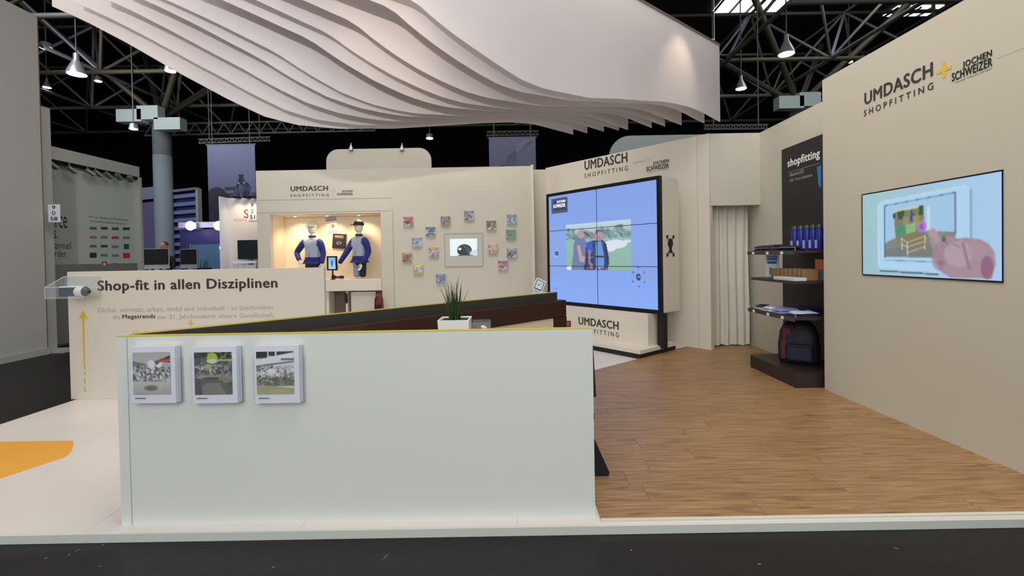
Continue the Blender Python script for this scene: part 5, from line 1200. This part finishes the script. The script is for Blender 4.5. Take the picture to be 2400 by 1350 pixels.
MB(TLv).box(e0 - .3, em, -.03, .08, pf(TLv, 340, 468)[1], pf(TLv, 340, 440)[1]).build('upper_band', mat('pale_violet_band', (160, 164, 190), .6), lv)
MB(TLv).box(e1, e1 + .15, -.02, .14, 0, zr0 + .05).build('end_post', MATS['post_grey_white'], lv)
MB(TLv).box(em, e1 + .1, -.05, .1, zr0, zr0 + .10).build('top_rail', STEELL, lv)

# blue stand with floodlights
YBl = 15.0; TBl = frame((0, YBl, 0), (1, 0)); a = pf(TBl, 424, 640); b_ = pf(TBl, 545, 536)
bs = thing('blue_stand', 'dark blue exhibition wall under a pale beam with floodlights', 'exhibition wall', TBl @ V(((a[0] + b_[0]) / 2, 0, 0)))
MB(TBl).box(a[0], b_[0], 0, .08, 0, b_[1]).build('panel', BLUEGL, bs)
z0 = pf(TBl, 480, 534)[1]; z1 = pf(TBl, 480, 521)[1]
MB(TBl).box(pf(TBl, 424, 530)[0], b_[0], -.12, .1, z0, z1).build('beam', mat('pale_violet_beam', (150, 146, 180), .6), bs)
for px, lab in ((446, 'glaring white floodlight near the round column'), (512, 'glaring white floodlight closer to the lettered back wall')):
    u, z = pf(TBl, px, 529, -.3); t = thing('floodlight', lab, 'floodlight', TBl @ V((u, -.3, z)))
    MB(TBl).ball((u, -.3, z), .15, .06, .15, 18, 10).build('lens', BRIGHT, t)
    MB(TBl).box(u - .14, u + .14, -.24, -.15, z - .10, z + .10, 0, .01).build('housing', STEELL, t)
    MB(TBl).box(u - .02, u + .02, -.16, -.10, z - .02, z + .02).build('bracket', BLKM, t)
    lamp('flood', 'POINT', TBl @ V((u, -.6, z)), 9, (1, .97, 1), size=.1)
YF2 = 13.2; TF2 = frame((0, YF2, 0), (1, 0)); a = pf(TF2, 450, 640); b_ = pf(TF2, 516, 572)
fp = thing('frosted_screen', 'frosted blue glass screen in front of the dark blue wall', 'screen', TF2 @ V(((a[0] + b_[0]) / 2, 0, 0)))
MB(TF2).box(a[0], b_[0] - .03, 0, .02, 0.1, b_[1]).build('glass_pane', FROST, fp)
MB(TF2).box(b_[0] - .03, b_[0] + .01, -.02, .04, -.05, b_[1] + .01).build('post', STEELL, fp); MB(TF2).box(a[0] - .03, a[0], -.02, .04, -.05, b_[1] + .01).build('post', STEELL, fp)
u, z = pf(TF2, 527, 581, -.3)
gl = thing('globe_lamp', 'round white globe lamp glowing beside the frosted screen', 'lamp', TF2 @ V((u, -.3, -.05)))
MB(TF2).ball((u, -.3, z), .13, .13, .11, 20, 12).build('globe', mat('globe_glow', (255, 250, 255), emit=1.6), gl)
MB(TF2).tube((u, -.3, z - .1), (u, -.3, -.03), .015, n=8).build('pole', STEELL, gl); MB(TF2).lathe((u, -.3, -.055), [(.15, 0), (.15, .02)], 18).build('foot', STEELL, gl)

# warm lit stand with the television
YW = 10.4; TW2 = frame((0, YW, 0), (1, 0)); a = pf(TW2, 540, 640); b_ = pf(TW2, 612, 463)
ws = thing('lit_stand_wall', 'narrow warm lit white wall with a red numeral beside the niche wall', 'exhibition wall', TW2 @ V(((a[0] + b_[0]) / 2, 0, 0)))
MB(TW2).box(a[0], b_[0], 0, .08, -.05, b_[1]).build('panel', mat('soft_white_wall', (222, 216, 214), .7), ws)
MB(TW2).box(a[0] - .03, a[0], -.3, .08, -.05, b_[1]).build('return_panel', WPLAST, ws)
textpx('S', TW2, 572, 511, 583, 491, mat('red_numeral', (150, 60, 50), .7), ws, bold=.01)
textpx('shopping', TW2, 548, 520, 578, 511, mat('pale_red_print', (206, 160, 150), .7), ws)
for px in (551, 575, 594):
    u, z = pf(TW2, px, 463, -.15); MB(TW2).box(u - .05, u + .05, -.16, 0.06, z - .01, z + .03, 0, .005).build('clip_lamp', BLKM, ws)
    lamp('clip_spot', 'SPOT', TW2 @ V((u, -.20, z - .02)), 7, (1, .82, .5), TW2 @ V((u, 0.0, z - .9)), .03, spot=110, blend=1)
plate('white number plate 9 D 51 at the edge of the niche wall', frame((0, 10.398, 0), (1, 0)), 583, 601, 474, 517, ['9', 'D', '51'])
YT = 10.0; TT2 = frame((0, YT, 0), (1, 0)); a = pf(TT2, 557, 608); b_ = pf(TT2, 608, 562)
tv = thing('television', 'switched off black television on a white stand beside the niche wall', 'television', TT2 @ V(((a[0] + b_[0]) / 2, 0, -.05)))
MB(TT2).box(a[0], b_[0], 0, .05, a[1], b_[1], 0, .006).build('casing', BLKM, tv); MB(TT2).box(a[0] + .015, b_[0] - .015, -.003, 0, a[1] + .02, b_[1] - .015).build('screen', DGLASS, tv)
MB(TT2).box((a[0] + b_[0]) / 2 - .04, (a[0] + b_[0]) / 2 + .04, .05, .09, -.05, a[1] + .2).build('pole', STEELL, tv)
bsq = thing('leaflet_rack', 'pale wire leaflet rack under the switched off television', 'rack', TT2 @ V(((a[0] + b_[0]) / 2, -.1, -.05)))
MB(TT2).box(a[0] - .02, b_[0] + .02, -.2, -.02, a[1] - .09, a[1] - .04, 0, .004).build('top_tray', WPLAST, bsq)
for k in range(4):
    u = a[0] + (b_[0] - a[0]) * k / 3; MB(TT2).box(u - .006, u + .006, -.19, -.17, -.05, a[1] - .09).build('upright', WPLAST, bsq)
MB(TT2).box(a[0], b_[0], -.16, -.15, .2, a[1] - .12).build('back_sheet', mat('pale_leaflets', (196, 204, 208), .6), bsq)

# counter with monitors, plant and a person behind
YM = 11.2; zc_ = hp(400, 633, YM).z - .0
ct = thing('reception_counter', 'grey counter of the neighbouring stand carrying two monitors', 'counter', (hp(410, 640, YM).x, YM, -.05))
cl, cr = hp(325, 640, YM).x, hp(500, 640, YM).x
MB().box(cl, cr, YM - .3, YM + .35, zc_ - .05, zc_, 0, .004).build('worktop', WPLAST, ct); MB().box(cl + .05, cr - .05, YM - .25, YM + .3, -.05, zc_ - .05).build('front', GREYD, ct)
def monitor(label, x0, x1, y0, y1, slant):
    TM = frame((0, YM - .1, 0), (1, 0)); a = pf(TM, x0, y1); b_ = pf(TM, x1, y0)
    t = thing('desktop_monitor', label, 'monitor', TM @ V(((a[0] + b_[0]) / 2, 0, zc_)), 'monitors on the reception counter')
    T = TM @ Matrix.Translation(V(((a[0] + b_[0]) / 2, 0, zc_ + .04))) @ Matrix.Rotation(slant, 4, 'Z'); w_ = (b_[0] - a[0]) / 2; h = b_[1] - zc_ - .04
    MB(T).box(-w_, w_, 0, .03, 0.0, h, 0, .005).build('casing', SILVER, t); MB(T).box(-w_ + .012, w_ - .012, -.004, 0, h * .2, h - .012).build('screen', BLACK, t)
    MB(T).box(-.09, .09, .03, .16, -.038, -.03).build('foot', SILVER, t); MB(T).box(-.05, .05, .03, .05, -.03, h * .4).build('stem', SILVER, t)
monitor('larger black screened monitor, the one nearer the sponsor wall', 337, 393, 582, 630, .12)
monitor('smaller black screened monitor in front of the louvred wall', 421, 463, 583, 630, -.1)
gb = hp(478, 631, YM - .1)
gpn = thing('grass_planter', 'dark planter of thin grass beside the smaller monitor', 'plant', (gb.x, YM - .1, zc_))
MB().box(gb.x - .14, gb.x + .14, YM - .18, YM - .02, zc_ + .001, zc_ + .04, 0, .004).build('pot', BLKM, gpn)
for k in range(16): x = gb.x + random.uniform(-.12, .12); blade(gpn, x, YM - .1, zc_ + .035, random.uniform(-.05, .05), random.uniform(-.03, .03), random.uniform(.18, .34), .006, .3)
# person
hx = hp(387, 575, 12.2)
ps = thing('person', 'person with short reddish hair in a dark jacket behind the monitors', 'person', (hx.x, 12.2, -.05))
z = hx.z - .02
BJ = {'pel': (0, 0, .95, .15, .11), 'w': (0, 0, 1.1, .14, .10), 'ch': (0, 0, 1.32, .17, .11), 'n': (0, -.02, z - .21, .07), 'nh': (0, -.03, z - .12, .055),
      'hl': (-.09, 0, .88, .09), 'kl': (-.10, -.02, .48, .06), 'al': (-.10, 0, .09, .045), 'tl': (-.10, -.14, .05, .035), 'hr': (.09, 0, .88, .09), 'kr': (.10, -.02, .48, .06), 'ar': (.10, 0, .09, .045), 'tr': (.10, -.14, .05, .035)}
BE = [('pel', 'w'), ('w', 'ch'), ('ch', 'n'), ('n', 'nh'), ('pel', 'hl'), ('hl', 'kl'), ('kl', 'al'), ('al', 'tl'), ('pel', 'hr'), ('hr', 'kr'), ('kr', 'ar'), ('ar', 'tr')]
for s, a in ((-1, 'l'), (1, 'r')):
    BJ['s' + a] = (s * .19, 0, z - .27, .065); BJ['e' + a] = (s * .25, -.02, z - .54, .048); BJ['h' + a] = (s * .20, -.22, z - .62, .035); BJ['f' + a] = (s * .17, -.33, z - .63, .03)
    BE += [('ch', 's' + a), ('s' + a, 'e' + a), ('e' + a, 'h' + a), ('h' + a, 'f' + a)]
TPn = Matrix.Translation(V((hx.x, 12.2, 0)))
skin('body', BJ, BE, [SUIT, SKIN], ps, TPn, picker=lambda c: 1 if (c.z > z - .15 or c.y < -.27 and c.z > .5) else 0)
q = MB(TPn); q.ball((0, -.035, z), .078, .095, .12, 16, 10); q.ball((0, -.13, z - .01), .013, .016, .025, 8, 5)
for s in (-1, 1): q.ball((s * .078, -.02, z), .012, .02, .03, 8, 5)
hp_ = q.build('head', SKIN, ps)
MB(TPn).ball((0, -.015, z + .02), .086, .10, .115, 16, 6, lo=.0, hi=1).build('hair', HAIRR, hp_)
q = MB(TPn)
for s in (-1, 1): q.ball((s * .03, -.122, z + .01), .012, .008, .008, 8, 5)
q.ball((0, -.122, z - .055), .025, .008, .006, 8, 4); q.build('eyes_and_mouth', mat('dark_features', (70, 36, 32), .7), hp_)
MB(TPn).prism([(-.035, z - .2), (.035, z - .2), (0, z - .42)], -.14, -.115).build('shirt_front', POTM, ps)

# banners
def banner(label, x0, x1, y0, y1, Y, P):
    TBn = frame((0, Y, 0), (1, 0)); a = pf(TBn, x0, y1); b_ = pf(TBn, x1, y0); t = thing('hanging_banner', label, 'banner', TBn @ V(((a[0] + b_[0]) / 2, 0, a[1])))
    MB(TBn).box(a[0], b_[0], 0, .01, a[1], b_[1]).build('cloth', mat('banner_back', (110, 110, 140), .8), t); P.build('print', TBn, a[0], a[1], b_[0], b_[1], t, d=-.004)
    MB(TBn).tube((a[0] - .05, .005, b_[1] + .02), (b_[0] + .05, .005, b_[1] + .02), .025, n=8).build('top_bar', STEELL, t)
    for u in (a[0] + .2, b_[0] - .2): MB(TBn).tube((u, .005, b_[1] + .03), (u, .005, 13.2), .01, n=6).build('cord', STEELL, t)
Bp = Pic(60, 100, (100, 100, 132)); Bp.grad(0, 0, 1, .55, (128, 132, 172), (106, 108, 144)); Bp.grad(0, .55, 1, 1, (60, 62, 92), (24, 24, 44))
Bp.ell(.18, .66, .26, .18, (44, 42, 66)); Bp.ell(.3, .75, .3, .2, (30, 30, 50)); Bp.poly([(.52, .66), (.56, .50), (.62, .42), (.66, .36), (.74, .36), (.78, .42), (.82, .52), (.95, .64), (1, .70), (1, 1), (.5, 1)], (26, 28, 50)); Bp.rect(.64, .34, .76, .36, (30, 32, 60)); Bp.rect(.34, .48, .6, .52, (50, 54, 84)); Bp.ell(.63, .44, .02, .012, (200, 205, 230)); Bp.ell(.76, .44, .02, .012, (200, 205, 230))
Bp.busy(.55, .45, .9, .68, [(60, 66, 104), (30, 32, 56), (90, 96, 140)], 70, .06); Bp.busy(0, .8, 1, 1, [(20, 20, 40), (50, 44, 80), (16, 16, 30)], 60, .1); Bp.ell(.1, .9, .04, .02, (190, 200, 230)); Bp.ell(.33, .93, .05, .05, (130, 150, 190))
banner('tall dusky blue banner with a dark tower picture', 491, 597, 339, 545, 18.0, Bp)
B2 = Pic(50, 50, (120, 126, 160)); B2.grad(0, 0, 1, 1, (128, 134, 168), (110, 114, 146)); B2.poly([(.3, .9), (.4, .55), (.55, .4), (.9, .1), (.95, .14), (.6, .5), (.55, .9)], (100, 100, 130)); B2.rect(.24, .85, .34, 1, (40, 40, 60)); B2.poly([(.55, .2), (.9, .05), (.6, .5)], (134, 142, 172))
banner('shorter pale blue banner half hidden behind the gift box wall', 1147, 1255, 322, 400, 18.0, B2)
